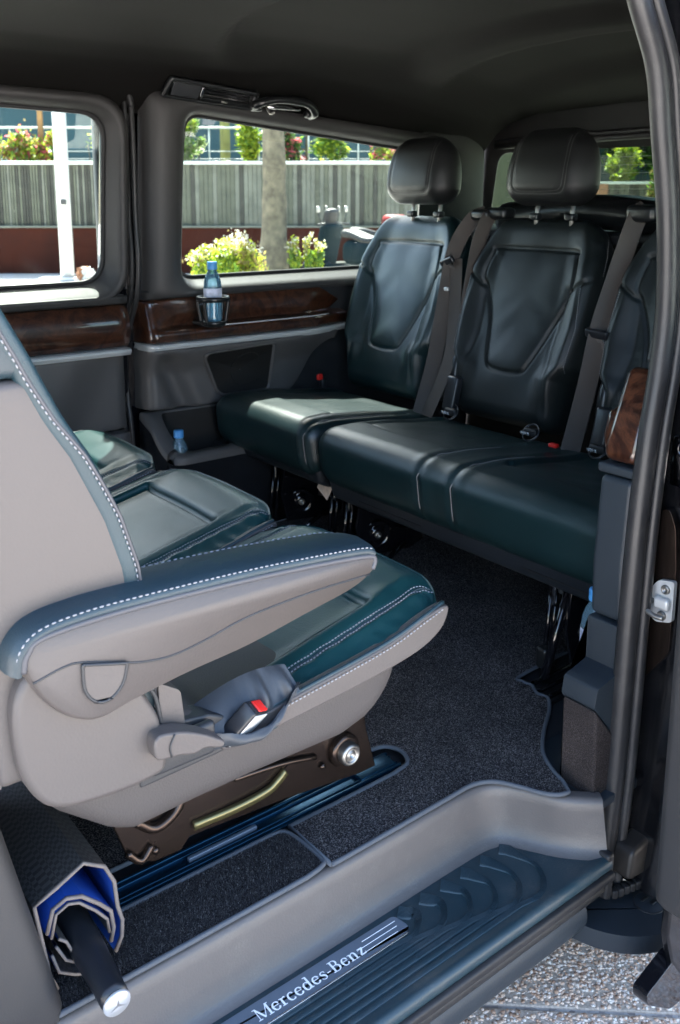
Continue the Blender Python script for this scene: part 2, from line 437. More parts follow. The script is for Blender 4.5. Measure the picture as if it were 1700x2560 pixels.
# ---- floor pan and headliner
box('floor_pan', (-.2, .985, -.030), (3.4, 1.55, .05), .01, 'trim_dark', van)
def roof_z(X, Y):
    c = np.clip((Y-.02)/1.68, 0, 1)
    e = np.minimum(c, 1-c)*1.68
    z = np.where(c > .5, np.interp(e, [0, .03, .06, .10, .16, .30, .60, .85], [1.285, 1.308, 1.337, 1.375, 1.402, 1.422, 1.432, 1.434]), np.interp(e, [0, .03, .06, .10, .16, .30, .60, .85], [1.375, 1.380, 1.386, 1.395, 1.406, 1.422, 1.432, 1.434]))
    z = z-.085*sst(.60, 1.45, X)-.02*sst(.9, 1.45, X)*(1-sst(.0, .3, e))
    mid = sst(.18, .42, e)
    # long ribs pressed across the roof: three shallow coffers
    q = X-.36*(Y-.6)**2
    rib = .036*(sst(-.13, -.075, q)-sst(.52, .62, q))+.030*(sst(.70, .75, q)-sst(.95, 1.1, q))
    return z+rib*mid
nx, ny = 150, 70
gx = np.linspace(-1.7, 1.43, nx); gy = np.linspace(.03, 1.72, ny)
GX, GY = np.meshgrid(gx, gy, indexing='ij'); GZ = roof_z(GX, GY)
V1, F1 = grid(np.stack([GX, GY, GZ], -1))
V2, F2 = grid(np.stack([GX, GY, GZ+.05], -1))
head = obj('headliner', np.concatenate([V1, V2]), np.concatenate([F1[:, ::-1], F2+len(V1)]), 'headliner_cloth', van)
box('roof_skin', (-.13, .86, 1.495), (3.3, 1.80, .03), .012, 'black_gloss', van)

# ---- far side: outer skin with the two window openings
def on_wall(P2, f):
    return np.array([(x, f(z), z) for x, z in P2])
DW = [(-1.05, .800), (-.100, .800), (-.100, 1.278), (-1.05, 1.300)]       # sliding-door window
QW = [(.140, .800), (1.20, .800), (1.16, 1.205), (.150, 1.290)]          # quarter window
def off(P, a, b, c, d):   # grow a quad: left, bottom, right, top
    return [(P[0][0]-a, P[0][1]-b), (P[1][0]+c, P[1][1]-b), (P[2][0]+c, P[2][1]+d), (P[3][0]-a, P[3][1]+d)]
def glassY(z): return 1.735-.06*np.clip((z-.8)/.48, 0, 1)
def skinY(z): return 1.80-.09*np.clip((z-.75)/.6, 0, 1)
def wring(name, Q, growths, Ys, radii, mat, parent, seg=10):
    loops = [on_wall(roundpoly(off(Q, *g), r, seg), y) for g, y, r in zip(growths, Ys, radii)]
    V, F = ringloft(loops); return obj(name, V, F, mat, parent)
for nm, Q, lim in (('door', DW, (-1.75, -.022)), ('quarter', QW, (-.018, 1.5))):
    big = [(lim[0], -.3), (lim[1], -.3), (lim[1], 1.47), (lim[0], 1.47)]
    L1 = on_wall(roundpoly(Q, .05, 10), lambda z: glassY(z)+.012)
    L2 = on_wall(roundpoly(off(Q, .01, .01, .01, .01), .05, 10), skinY)
    L3 = on_wall(roundpoly(big, .002, 10), skinY)
    V, F = ringloft([L1, L2, L3]); obj('body_side', V, F, 'black_gloss', van, smooth=False)

# ---- far sliding door trim
dpan = empty('door_trim', (0, 0, 0), None, None); dpan.parent = van; del dpan['anchor']
def innerY(z): return 1.665-.035*np.clip((z-.8)/.5, 0, 1)
wring('window_surround', DW, [(.075, .056, .068, .052), (.068, .052, .060, .046), (.045, .044, .040, .030), (.030, .036, .028, .016), (.020, .028, .022, .006), (.0, .0, .0, .0)],
      [lambda z: innerY(z)+.05, lambda z: innerY(z)+.012, lambda z: innerY(z)+.000, lambda z: innerY(z)+.010, lambda z: innerY(z)+.022, lambda z: glassY(z)-.004],
      [.12, .115, .10, .09, .085, .075], 'trim_grey', dpan, 12)
wring('window_gasket', DW, [(.004, .004, .004, .004), (.0, .0, .0, .0), (-.007, -.007, -.007, -.007), (-.008, -.008, -.008, -.008)],
      [lambda z: glassY(z)-.0075, lambda z: glassY(z)-.011, lambda z: glassY(z)-.009, lambda z: glassY(z)-.001], [.078, .075, .07, .07], 'rubber_black', dpan, 12)
def pane(Q, mat, name, parent):
    P = on_wall(roundpoly(Q, .07, 10), glassY); P2 = P+np.array([0, .004, 0]); n = len(P)
    V = np.concatenate([P, P2]); F = [tuple(range(n)), tuple(range(n, 2*n))[::-1]]+[(j, j+n, (j+1) % n+n, (j+1) % n) for j in range(n)]
    o = obj(name, V, F, mat, parent, smooth=False); return o
pane(DW, 'window_glass', 'window_pane', dpan)

def strip(name, xs, zb, zt, Yf, mat, parent, nz=14, prof=None, depth=.05, edge=.006):
    """panel on the far wall: bottom zb(x), top zt(x), inner surface Y = Yf(x,z); edges turned towards the skin."""
    xs = np.array(xs, float); B = np.array([zb(x) for x in xs]); T = np.array([zt(x) for x in xs])
    f = np.r_[0, 0, .5*edge/np.maximum(T.mean()-B.mean(), .01), np.linspace(edge/np.maximum(T.mean()-B.mean(), .01), 1-edge/np.maximum(T.mean()-B.mean(), .01), nz), 1-.5*edge/np.maximum(T.mean()-B.mean(), .01), 1, 1]
    d = np.zeros(len(f)); d[0] = d[-1] = depth; d[1] = d[-2] = edge; d[2] = d[-3] = edge*.3
    XX = np.repeat(xs[:, None], len(f), 1); ZZ = B[:, None]+(T-B)[:, None]*f[None]
    YY = Yf(XX, ZZ)+d[None]
    P = np.stack([XX, YY, ZZ], -1)
    # close the two ends
    e0 = P[:1].copy(); e0[..., 1] = Yf(XX[:1], ZZ[:1])+depth; e1 = P[-1:].copy(); e1[..., 1] = Yf(XX[-1:], ZZ[-1:])+depth
    P[0, :, 1] += edge*.6; P[-1, :, 1] += edge*.6
    V, F = grid(np.concatenate([e0, P, e1])); return obj(name, V, F[:, ::-1], mat, parent)
xd = np.linspace(-1.25, -.052, 40)
c = lambda v: (lambda x: v)
strip('upper_panel', xd, c(.744), c(.752), lambda X, Z: 1.690+0*X, 'trim_dark', dpan, 4)
strip('shoulder_panel', xd, c(.738), c(.764), lambda X, Z: 1.668+.3*np.clip(.764-Z, 0, 1), 'trim_grey', dpan, 6)
wd = strip('wood_trim', xd, lambda x: .610, lambda x: .737, lambda X, Z: 1.680-.020*np.sin(np.clip((Z-.61)/.127, 0, 1)*PI), 'burl_wood', dpan, 18)
strip('chrome_strip', xd, c(.588), c(.609), lambda X, Z: 1.664-.006*np.sin(np.clip((Z-.592)/.017, 0, 1)*PI), 'satin_chrome', dpan, 6, edge=.002)
def dlow(X, Z):
    s = X+1.0*(.60-Z)*.55
    return 1.690+.020*sst(-.34, -.24, -np.abs(s+.33)*0+X+(Z-.45)*.9)-.010
strip('lower_panel', xd, c(.352), c(.590), lambda X, Z: 1.685+.030*sst(-.30, -.12, X-(Z-.47)*.62), 'trim_lit', dpan, 18)
strip('kick_panel', xd, c(.08), c(.346), lambda X, Z: 1.690+0*X, 'trim_lit', dpan, 8)
# door / quarter-panel seals
SEALP = [(1.672, 1.33), (1.668, 1.173), (1.671, .99), (1.663, .878), (1.674, .788), (1.703, .723), (1.745, .656), (1.772, .589), (1.779, .523), (1.774, .427), (1.762, .365), (1.755, .303), (1.75, .15)]
sp = catmull([(-.020, y-.006, z) for y, z in SEALP], 6)
tube('door_seal', sp, .0085, 'rubber', van, 10)
tube('door_seal', sp+np.array([-.017, .006, 0]), .0075, 'rubber_black', van, 8)
# seal bend over the far door's top rear corner
tube('door_seal', catmull([(-.020, 1.664, 1.30), (-.035, 1.656, 1.335), (-.085, 1.650, 1.358), (-.2, 1.648, 1.366), (-.5, 1.648, 1.37), (-1.2, 1.648, 1.375)], 8), .0095, 'rubber', van, 10)
box('pillar_backing', (-.03, 1.80, .5), (.10, .03, 1.6), .01, 'trim_dark', van)

# ---- far rear quarter trim
qpan = empty('quarter_trim', (0, 0, 0), None, None); qpan.parent = van; del qpan['anchor']
wring('window_surround', QW, [(.135, .060, .05, .06), (.120, .054, .045, .055), (.040, .040, .035, .03), (.018, .030, .02, .016), (.006, .022, .01, .006), (.0, .0, .0, .0)],
      [lambda z: innerY(z)+.06, lambda z: innerY(z)+.004, lambda z: innerY(z)-.002, lambda z: innerY(z)+.004, lambda z: innerY(z)+.022, lambda z: glassY(z)-.004],
      [.03, .03, .07, .07, .065, .06], 'trim_grey', qpan, 12)
wring('window_gasket', QW, [(.004, .004, .004, .004), (.0, .0, .0, .0), (-.006, -.006, -.006, -.006), (-.007, -.007, -.007, -.007)],
      [lambda z: glassY(z)-.0075, lambda z: glassY(z)-.011, lambda z: glassY(z)-.009, lambda z: glassY(z)-.001], [.062, .06, .055, .055], 'rubber_black', qpan, 12)
pane(QW, 'window_glass', 'window_pane', qpan)
xq = np.r_[np.linspace(.0, .10, 14), np.linspace(.12, 1.45, 50)]
def round_end(X, x0=.0, w=.03, d=.07): return d*(1-np.sqrt(np.clip(1-(1-np.clip((X-x0)/w, 0, 1))**2, 0, 1)))
strip('shoulder_panel', xq, lambda x: .742+.012*np.sin(np.clip(x/.8, 0, 1)*PI), c(.772), lambda X, Z: 1.668+.25*np.clip(.764-Z, 0, 1)+round_end(X), 'trim_grey', qpan, 8)
def woodY(X, Z):
    up = 1.694-.010*np.sin(np.clip((Z-.665)/.08, 0, 1)*PI)
    lo = 1.650-.006*np.sin(np.clip((Z-.613)/.04, 0, 1)*PI)
    k = sst(.648, .662, Z)*sst(.0, .16, X)
    y = lo+(up-lo)*k
    y = y+.03*(1-sst(.0, .16, X))*sst(.64, .74, Z)
    return y+round_end(X, .0, .03, .06)+.05*sst(.60, .80, X)
wtop = lambda x: .738+.016*np.sin(np.clip(x/.85, 0, 1)*PI)-.06*sst(.66, .84, x)
xw = np.r_[np.linspace(.0, .10, 14), np.linspace(.12, .80, 40)]
strip('wood_trim', xw, c(.613), wtop, woodY, 'burl_wood', qpan, 40)
strip('chrome_strip', xw, c(.590), c(.611), lambda X, Z: 1.644-.007*np.sin(np.clip((Z-.594)/.017, 0, 1)*PI)+round_end(X, .0, .03, .06)+.05*sst(.60, .80, X), 'satin_chrome', qpan, 6, edge=.002)
tube('ledge_glint', [(x, woodY(np.array(x), np.array(.652))-.003, .652) for x in np.linspace(.27, .70, 20)], .0028, 'satin_chrome', qpan, 6)  # thin bright tube stands in for the highlight along the ledge
def lowY(X, Z):
    q = X-(.60-Z)*.42
    scoop = .030*(sst(-.01, .045, q)-sst(.05, .115, q))*sst(.60, .54, Z)
    base = 1.652+.05*sst(.60, .50, Z)+.04*sst(.5, .72, X)
    return base-.022+scoop+.022*sst(-.02, .02, X)*0+round_end(X, .0, .035, .09)
def lzb(x): return .402-.008*np.sin(np.clip((x-.05)/.25, 0, 1)*PI)+.16*sst(.52, .72, x)
strip('lower_panel', np.linspace(0., .735, 70), lzb, c(.593), lowY, 'trim_lit', qpan, 26)
# rear lower corner beside the seat
strip('rear_corner_panel', np.linspace(.45, 1.45, 20), c(.05), c(.74), lambda X, Z: 1.735+0*X, 'trim_dark', qpan, 6)
# speaker
spk = [(.180, .570), (.444, .582), (.447, .420), (.252, .422)]
so = roundpoly(spk, [.024, .018, .018, .024], 8)
cen = so.mean(0)
def spo(k, dy): return np.array([(x, lowY(np.array(x), np.array(z))+dy, z) for x, z in (so-cen)*k+cen])
V, F = ringloft([spo(1.03, .004), spo(1.015, -.012), spo(.985, -.014), spo(.94, -.005)]); obj('speaker_frame', V, F, 'trim_lit', qpan)
gl = [spo(k, -.0060) for k in (.94, .8, .6, .4, .2, .02)]
V, F = ringloft(gl); obj('speaker_grille', V, F, 'trim_black', qpan)
yc = float(lowY(np.array(.36), np.array(.505)))
A_ = np.linspace(0, 2*PI, 40); tube('speaker_ring', np.array([(.352+.056*math.cos(a), float(lowY(np.array(.352+.056*math.cos(a)), np.array(.500+.056*math.sin(a))))-.0065, .500+.056*math.sin(a)) for a in A_]), .0011, 'trim_black', qpan, 6, up=(0, 1, 0))
# storage pocket: sloping rim, deep bowl
def pk(P, dz=0):
    return np.array([(x, y, z+dz) for x, y, z in P])
rim_o = roundpoly([(-.005, 1.735), (-.005, 1.60), (.03, 1.545), (.46, 1.545), (.46, 1.735)], [.01, .05, .04, .01, .01], 8)
rim_i = roundpoly([(.045, 1.70), (.040, 1.625), (.075, 1.575), (.285, 1.580), (.315, 1.69)], [.03, .04, .03, .05, .03], 8)
def rz(y): return .278+.115*sst(1.55, 1.70, y)
lo = [np.array([(x, y, 0.05) for x, y in rim_o]), np.array([(x, y, rz(y)-.05) for x, y in rim_o]), np.array([(x, y, rz(y)-.022) for x, y in rim_o])]
cc = rim_o.mean(0)
for k, dz in ((.995, -.006), (.975, 0.0)): lo.append(np.array([(x, y, rz(y)+dz) for x, y in (rim_o-cc)*k+cc]))
ci = rim_i.mean(0)
for k, dz in ((1.0, .0), (.975, -.006), (.95, -.02), (.9, -.10), (.82, -.135), (.4, -.14), (.02, -.14)):
    lo.append(np.array([(x, y, (rz(y) if dz > -.05 else .30)+dz) for x, y in (rim_i-ci)*k+ci]))
V, F = ringloft(lo[2:7]); obj('storage_pocket', V, F, 'trim_lit', qpan)
V, F = ringloft(lo[6:]); obj('pocket_bowl', V, F, 'trim_black', qpan)
V, F = ringloft(lo[:3]); obj('kick_panel', V, F, 'carpet_dark', qpan)
box('pocket_step', (.285, 1.645, .23), (.11, .11, .09), .02, 'trim_dark', qpan, .02)
# cup holder on the wood ledge
ch = (.185, 1.585)
cz0 = .668
lathe('cup_holder_ring', [(.0475, 0), (.050, .002), (.051, .009), (.049, .015), (.045, .016), (.0435, .012), (.0440, .002), (.0475, 0)], (*ch, cz0+.070), 'black_satin', qpan, 32, cap=False)
lathe('cup_holder_base', [(.0, .004), (.030, .003), (.034, .010), (.036, .012), (.0385, .010), (.0375, .0), (.030, -.006), (0, -.006)], (*ch, cz0), 'black_satin', qpan, 28, cap=False)
for a in (2.5, 3.6, 5.9, .35):
    tube('cup_holder_arm', catmull([(ch[0]+.036*math.cos(a), ch[1]+.036*math.sin(a), cz0+.004), (ch[0]+.042*math.cos(a), ch[1]+.042*math.sin(a), cz0+.04), (ch[0]+.047*math.cos(a), ch[1]+.047*math.sin(a), cz0+.072)], 5), .0055, 'black_satin', qpan, 8)
box('cup_holder_arm', (.185, 1.635, .668), (.06, .06, .012), .005, 'black_satin', qpan)

# ---- air vent and grab handle in the far roof edge
def roof_pt(x, y): return np.array([x, y, float(roof_z(np.array(x), np.array(y)))])
vent = empty('air_vent', (0, 0, 0), None, None); vent.parent = van; del vent['anchor']
va, vb = np.array([.063, 1.603, 1.350]), np.array([.339, 1.603, 1.329])
ex = (vb-va)/np.linalg.norm(vb-va); ez = np.array([.02, -.030, .05]); ez -= ex*(ez@ex); ez /= np.linalg.norm(ez); ey = np.cross(ez, ex)
MV = np.stack([ex, ey, ez], 1); vc = (va+vb)/2+np.array([0, -.010, .002])
if ey[1] > 0: pass
def vbox(name, c, dim, r, mat, cell=None):
    V, n, F = rbox(dim, r, cell or .02); return obj(name, (V+np.array(c)) @ MV.T+vc, F, mat, vent)
sgn = -1 if (MV @ np.array([0, 1, 0]))[1] > 0 else 1     # which local y points into the cabin
vo = roundpoly([(-.158, -.030), (.150, -.030), (.158, .030), (-.142, .034)], .012, 5); vi = roundpoly([(-.140, -.021), (.138, -.021), (.143, .020), (-.128, .022)], .008, 5)
def vl(P, d): return np.array([MV @ np.array([x, sgn*d, z])+vc for x, z in P])
V, F = ringloft([vl(vo, -.004), vl(vo*1.0, .006), vl(vo*.97, .010), vl(vi*1.03, .009), vl(vi, .003), vl(vi*.99, -.012), vl(vi*.02, -.012)]); obj('vent_frame', V, F, 'black_satin', vent)
vbox('vent_cover', (-.085, sgn*.004, .0), (.088, .006, .040), .002, 'trim_dark')
for k in range(4): vbox('slat', (.050, sgn*.001, -.010+.0085*k), (.165, .008, .0022), .001, 'black_satin')
vbox('vent_lip', (.050, sgn*.004, -.016), (.168, .006, .009), .002, 'black_satin')
vbox('vent_knob', (.045, sgn*.010, -.014), (.020, .006, .006), .002, 'bolt_steel')
vbox('vent_slider', (-.034, sgn*.008, .004), (.008, .005, .030), .002, 'chrome')
gh = catmull([(.365, 1.612, 1.325), (.350, 1.585, 1.318), (.365, 1.564, 1.326), (.408, 1.556, 1.335), (.473, 1.555, 1.335), (.530, 1.558, 1.327), (.562, 1.572, 1.306), (.572, 1.608, 1.305)], 8)
hs = 1+.55*np.abs(np.linspace(-1, 1, len(gh)))**3
hd = empty('grab_handle', (0, 0, 0), None, None); hd.parent = van; del hd['anchor']
V, F = sweep(gh, circ(.011, 12, .0125), scale=hs); obj('handle_bar', V, F, 'black_satin', hd)
box('handle_foot', (.362, 1.600, 1.312), (.036, .03, .022), .008, 'black_satin', hd)
box('handle_foot', (.566, 1.602, 1.302), (.040, .03, .022), .008, 'black_satin', hd)
tube('coat_hook', catmull([(.398, 1.60, 1.318), (.402, 1.585, 1.296), (.410, 1.572, 1.300)], 5), .0035, 'bolt_steel', hd, 8)
box('handle_recess', (.47, 1.612, 1.322), (.13, .012, .02), .004, 'chrome', hd)
# small hook on the pillar beside the quarter window
tube('belt_guide', catmull([(.118, 1.66, 1.19), (.126, 1.645, 1.215), (.133, 1.655, 1.235)], 5), .006, 'black_satin', van, 8)

# ---- rear end: tailgate with window, corner pillars, near rear quarter
TW = [(.24, .945), (1.712, .945), (1.672, 1.212), (.30, 1.212)]
def trear(P, x): return np.array([(x, y, z) for y, z in P])
big = [(-.02, -.3), (1.80, -.3), (1.80, 1.47), (-.02, 1.47)]
tg = empty('tailgate', (0, 0, 0), None, None); tg.parent = van; del tg['anchor']
V, F = ringloft([trear(roundpoly(TW, .05, 8), 1.530), trear(roundpoly(off(TW, .02, .02, .02, .02), .05, 8), 1.512), trear(roundpoly(off(TW, .03, .03, .03, .03), .05, 8), 1.506), trear(roundpoly(big, .002, 8), 1.500)])
obj('tailgate_frame', V, F, 'trim_black', tg)
P = trear(roundpoly(off(TW, .004, .004, .004, .004), .05, 8), 1.532); n = len(P)
V = np.concatenate([P, P+np.array([.004, 0, 0])])
obj('tailgate_pane', V, [tuple(range(n)), tuple(range(n, 2*n))[::-1]]+[(j, j+n, (j+1) % n+n, (j+1) % n) for j in range(n)], 'tailgate_glass', tg, smooth=False)
for k in range(9):
    z = .965+k*.027; obj('heating_wire', *sweep([(1.5305, .27, z), (1.5305, 1.63, z)], circ(.0006, 4)), 'rubber_black', tg)
for zz, rr in ((1.235, .012), (1.252, .008)): tube('tailgate_seal', [(1.495-.01*math.cos(k*PI/10)*0, y, zz+.012*math.sin((y-.1)/1.55*PI)) for k, y in enumerate(np.linspace(.12, 1.66, 12))], rr, 'rubber', tg, 8)
box('tailgate_latch', (1.44, .90, 1.275), (.03, .05, .012), .005, 'bolt_steel', tg)
# far rear corner pillar trim
V = []; zs = np.linspace(.30, 1.33, 24)
prof = lambda z: [(1.10, 1.672-.03*max(0, (z-.8)/.5)), (1.20, 1.660-.03*max(0, (z-.8)/.5)), (1.30, 1.655-.035*max(0, (z-.8)/.5)), (1.40, 1.662-.02*max(0, (z-.8)/.5)), (1.45, 1.675), (1.47, 1.72)]
P = np.array([[(x, y, z) for x, y in catmull(prof(z), 4)] for z in zs]); V, F = grid(P); obj('rear_pillar_trim', V, F, 'trim_black', van)
box('floor_side', (.72, .125, -.018), (1.37, .19, .02), .004, 'trim_slate', van)
# near rear quarter: inner trim and outer skin
NW = [(.42, .80), (1.38, .80), (1.32, 1.24), (.42, 1.27)]
def near_ring(name, y, big, mat, parent):
    def lp(P, yy): return np.array([(x, yy, z) for x, z in P])
    V, F = ringloft([lp(roundpoly(NW, .06, 8), y), lp(roundpoly(big, .002, 8), y)]); obj(name, np.concatenate([V, V+np.array([0, .02, 0])]), list(F)+[tuple(i+len(V) for i in f)[::-1] for f in F], mat, parent)
near_ring('body_side_near', -.045, [(.22, -.3), (1.58, -.3), (1.58, 1.47), (.22, 1.47)], 'black_gloss', van)
near_ring('near_quarter_trim', .06, [(.22, -.02), (1.50, -.02), (1.50, 1.38), (.22, 1.38)], 'trim_slate', van)
# front part of the shell
box('body_side_front', (-1.75, .0, .0), (1.1, .03, .62), .01, 'black_gloss', van)
box('body_side_rear_under', (-.2, .14, -.225), (2.6, .03, .2), .005, 'rubber_black', van)
# ------------------------------------------------------------------ door opening: pillar seal, jamb, step, near trim
SI = [(.010, .075, 1.40), (.030, .068, 1.341), (.077, .062, 1.251), (.100, .060, 1.153), (.130, .058, 1.016), (.142, .056, .872), (.133, .055, .761), (.115, .055, .650), (.100, .055, .497), (.092, .055, .338), (.087, .055, .171), (.080, .055, .001), (.064, .055, -.150), (.058, .050, -.215)]
si = catmull(SI, 8)
# main seal bulb (grey) with a groove and a second lip (bluish rubber)
seal = empty('pillar_seal', (0, 0, 0), None, None); seal.parent = van; del seal['anchor']
tube('seal_bulb', si+np.array([.013, -.012, 0]), .0180, 'rubber', seal, 16)
tube('seal_groove', si+np.array([.026, -.022, 0]), .0060, 'rubber_black', seal, 8)
tube('seal_lip', si+np.array([.0345, -.0285, 0]), .0100, 'rubber', seal, 14)
# painted door-shut face behind the seal, facing the front
jz = [(.085, 1.42), (.135, 1.25), (.172, 1.05), (.192, .87), (.186, .70), (.176, .52), (.168, .34), (.160, .17), (.148, .0), (.125, -.14), (.115, -.20)]
jp = catmull(jz, 6); rows = []
for x, z in jp:
    rows.append([(x-.012, .070, z), (x, .056, z), (x+.001, .020, z), (x, -.020, z), (x+.004, -.044, z), (x+.014, -.058, z), (x+.035, -.064, z), (x+.09, -.066, z)])
V, F = grid(np.array(rows)); obj('door_jamb', V, F, 'jamb_paint', van)
pl_ = [(.028, .512), (.012, .518), (-.002, .488), (-.009, .412), (-.007, .254), (.010, .230), (.042, .184), (.044, .29), (.037, .436), (.027, .456)]
prism('jamb_plate', [tuple(p) for p in roundpoly(pl_, .008, 3)], 'yz', .158, .172, 'steel_brown', van, bevel=.004)
st = empty('door_striker', (0, 0, 0), None, None); st.parent = van; del st['anchor']
prism('striker_plate', [tuple(p) for p in roundpoly([(.039, .340), (.028, .374), (.017, .388), (-.013, .394), (-.013, .318), (.020, .308), (.033, .322)], [.012, .008, .006, .006, .006, .010, .010], 4)], 'yz', .149, .158, 'satin_chrome', st, bevel=.003)
for yy, zz in ((.002, .375), (.006, .325)):
    lathe('bolt', [(.0085, 0), (.0085, .003), (.007, .0045), (.0042, .0045), (.004, .001), (0, .001)], (.149, yy, zz), 'bolt_steel', st, 18, axis=(-1, 0, 0), cap=False)
tube('striker_loop', catmull([(.150, .026, .347), (.132, .027, .344), (.124, .022, .338), (.122, .006, .333), (.124, -.012, .333)], 6), .0048, 'bolt_steel', st, 10)
box('striker_block', (.144, .004, .350), (.014, .030, .022), .006, 'satin_chrome', st, .008)
# near quarter: wood trim, chrome line, pocket panels, carpeted box
ntr = empty('near_trim', (0, 0, 0), None, None); ntr.parent = van; del ntr['anchor']
def nprism(name, poly, y0, y1, mat, bevel=.008): return prism(name, poly, 'xz', y0, y1, mat, ntr, bevel=bevel, seg=4)
nprism('pillar_trim', [(.135, 1.36), (.185, 1.10), (.200, .90), (.165, .765), (.22, .76), (.5, .9), (.5, 1.36)], .060, .085, 'trim_dark')
nprism('wood_trim', [(.172, .742), (.186, .752), (.30, .72), (.30, .585), (.140, .585), (.120, .590), (.118, .612), (.140, .665)], .060, .128, 'burl_wood', .014)
nprism('wood_trim', [(.170, .665), (.195, .672), (.30, .67), (.30, .588), (.165, .588), (.158, .62)], .120, .160, 'burl_wood', .012)
nprism('chrome_strip', [(.114, .584), (.30, .584), (.30, .566), (.114, .566)], .056, .134, 'trim_slate', .006)
nprism('side_panel', [(.112, .563), (.34, .563), (.34, .30), (.105, .300), (.100, .40)], .056, .126, 'trim_slate', .012)
nprism('pocket_panel', [tuple(p) for p in roundpoly([(.098, .297), (.190, .297), (.182, .272), (.160, .258), (.146, .240), (.122, .222), (.085, .211), (.036, .200), (.030, .166), (.098, .086)], [.004, .004, .006, .006, .008, .01, .01, .006, .004, .004], 3)], .050, .122, 'trim_slate', .005)
nprism('carpeted_box', [(.031, .163), (.098, .083), (.112, .06), (.112, -.02), (.036, -.02)], .046, .120, 'carpet_side', .006)
P = np.array([[(.040+.35*s, .123+.05*s, z) for s in np.linspace(0, 1, 10)] for z in np.linspace(-.02, .16, 10)]); V, F = grid(P); obj('carpeted_side', V, F, 'carpet_dark', ntr)

# ---- the entrance step
stp = empty('door_step', (0, 0, 0), None, None); stp.parent = van; del stp['anchor']
def sp(z, pts, n=8): return pts
# plan outline of the well from the left end along the riser, round the corner to the sill
plan = catmull([(-1.45, .176), (-1.1, .176), (-.8, .176), (-.5, .177), (-.3, .179), (-.18, .180), (-.115, .176), (-.078, .158), (-.050, .118), (-.028, .075), (.000, .045), (.030, .020)], 8)
planb = catmull([(-1.45, .164), (-1.1, .164), (-.8, .164), (-.5, .165), (-.3, .168), (-.18, .169), (-.118, .166), (-.080, .150), (-.052, .112), (-.026, .072), (.004, .040), (.036, .012)], 8)
rows = []
nrm = np.gradient(plan, axis=0); nrm = np.stack([-nrm[:, 1], nrm[:, 0]], 1); nrm /= np.linalg.norm(nrm, axis=1, keepdims=True)
def ring(a, p, q, z): return np.array([(x, y, z) for x, y in p*(1-a)+q*a])
rows.append(np.array([(x, y, .000) for x, y in plan+nrm*.03]))
rows.append(np.array([(x, y, .003) for x, y in plan+nrm*.012]))
rows.append(np.array([(x, y, .001) for x, y in plan+nrm*.004]))
rows.append(ring(0, plan, planb, -.006))
for a in (.2, .4, .6, .8): rows.append(ring(a, plan, planb, -.006-.074*a))
rows.append(np.array([(x, y, -.088) for x, y in planb-nrm*.003])); rows.append(np.array([(x, y, -.096) for x, y in planb-nrm*.009]))
rows.append(np.array([(x, y, -.1000) for x, y in planb-nrm*.020]))
V, F = grid(np.stack(rows, 1)); obj('riser', V, F, 'riser_lit', stp)
# tread sheet with rounded nosing
xs = np.linspace(-1.45, .03, 60); ys = [(.175, -.1005), (.12, -.1005), (.06, -.1005), (.022, -.1005), (.012, -.0985), (.004, -.0965), (-.002, -.098), (-.006, -.103), (-.007, -.112), (-.004, -.120)]
P = np.array([[(x, y, z) for y, z in ys] for x in xs]); V, F = grid(P); obj('tread', V, F[:, ::-1], 'tread_blue', stp)
ys = [(.004, -.119), (-.010, -.121), (-.013, -.128), (-.010, -.138), (.006, -.142), (.020, -.142)]
P = np.array([[(x, y, z) for y, z in catmull(ys, 4)] for x in xs]); V, F = grid(P); obj('sill_lip', V, F[:, ::-1], 'rubber_black', stp)
tube('sill_groove', [(x, .012, -.158) for x in np.linspace(-1.45, .02, 20)], .014, 'rubber_black', stp, 10)
ys = [(.060, -.165), (.030, -.172), (.012, -.190), (.010, -.215), (.022, -.240), (.045, -.250), (.09, -.25)]
P = np.array([[(x, y, z) for y, z in catmull(ys, 4)] for x in np.linspace(-1.45, -.012, 50)]); V, F = grid(P); obj('sill_tube', V, F[:, ::-1], 'trim_slate', stp)
box('sill_end', (.030, .030, -.135), (.02, .07, .09), .006, 'rubber_black', stp)
# nested L-shaped tread ribs
for k in range(6):
    x0 = -.345+.0485*k; y0 = .090-.0132*k; wA = .027; wB = .0095; R = .045+.004*k
    path = [(x0+.004, .136), (x0+.010, .136-.02)]
    cx, cy = x0-R+.018, y0+R-.006
    arc = [(cx+R*math.cos(a), cy-R*math.sin(a)) for a in np.linspace(0.15, PI/2, 12)]
    path = resample([(x0-.004, .137), (x0+.006, .125)]+arc+[(x, y0) for x in np.linspace(cx-.03, -1.44, 30)], .008)
    s = np.r_[0, np.cumsum(np.linalg.norm(np.diff(path, axis=0), axis=1))]
    T = np.gradient(path, axis=0); T /= np.linalg.norm(T, axis=1, keepdims=True); Nn = np.stack([-T[:, 1], T[:, 0]], 1)
    wv = wB+(wA-wB)*(1-sst(.012, .062, s)); rr = []
    for sd_, dz in ((-.5, .0), (-.48, .0022), (-.42, .0027), (0, .0027), (.42, .0027), (.48, .0022), (.5, .0)):
        q = path+Nn*(wv*sd_)[:, None]; rr.append(np.concatenate([q, np.full((len(q), 1), -.1008+dz)], 1))
    V, F = grid(np.stack(rr, 1)); V = np.concatenate([V]); o = obj('tread_rib', V, F[:, ::-1], 'rib_blue', stp)
    # fine grip lines on top of each rib
    VV = []; FF = []
    for d in np.linspace(-.40, .40, 9):
        q = path[:36]+Nn[:36]*(wv[:36]*d)[:, None]; v, f = sweep(np.concatenate([q, np.full((len(q), 1), -.0981)], 1), [(-.0006, 0), (0, .0007), (.0006, 0)], closed_prof=True, caps=False)
        FF += [tuple(i+len(VV) for i in ff) for ff in f]; VV += list(v)
    g = obj('grip_lines', VV, FF, 'rib_blue', o); g['kind'] = 'stuff'
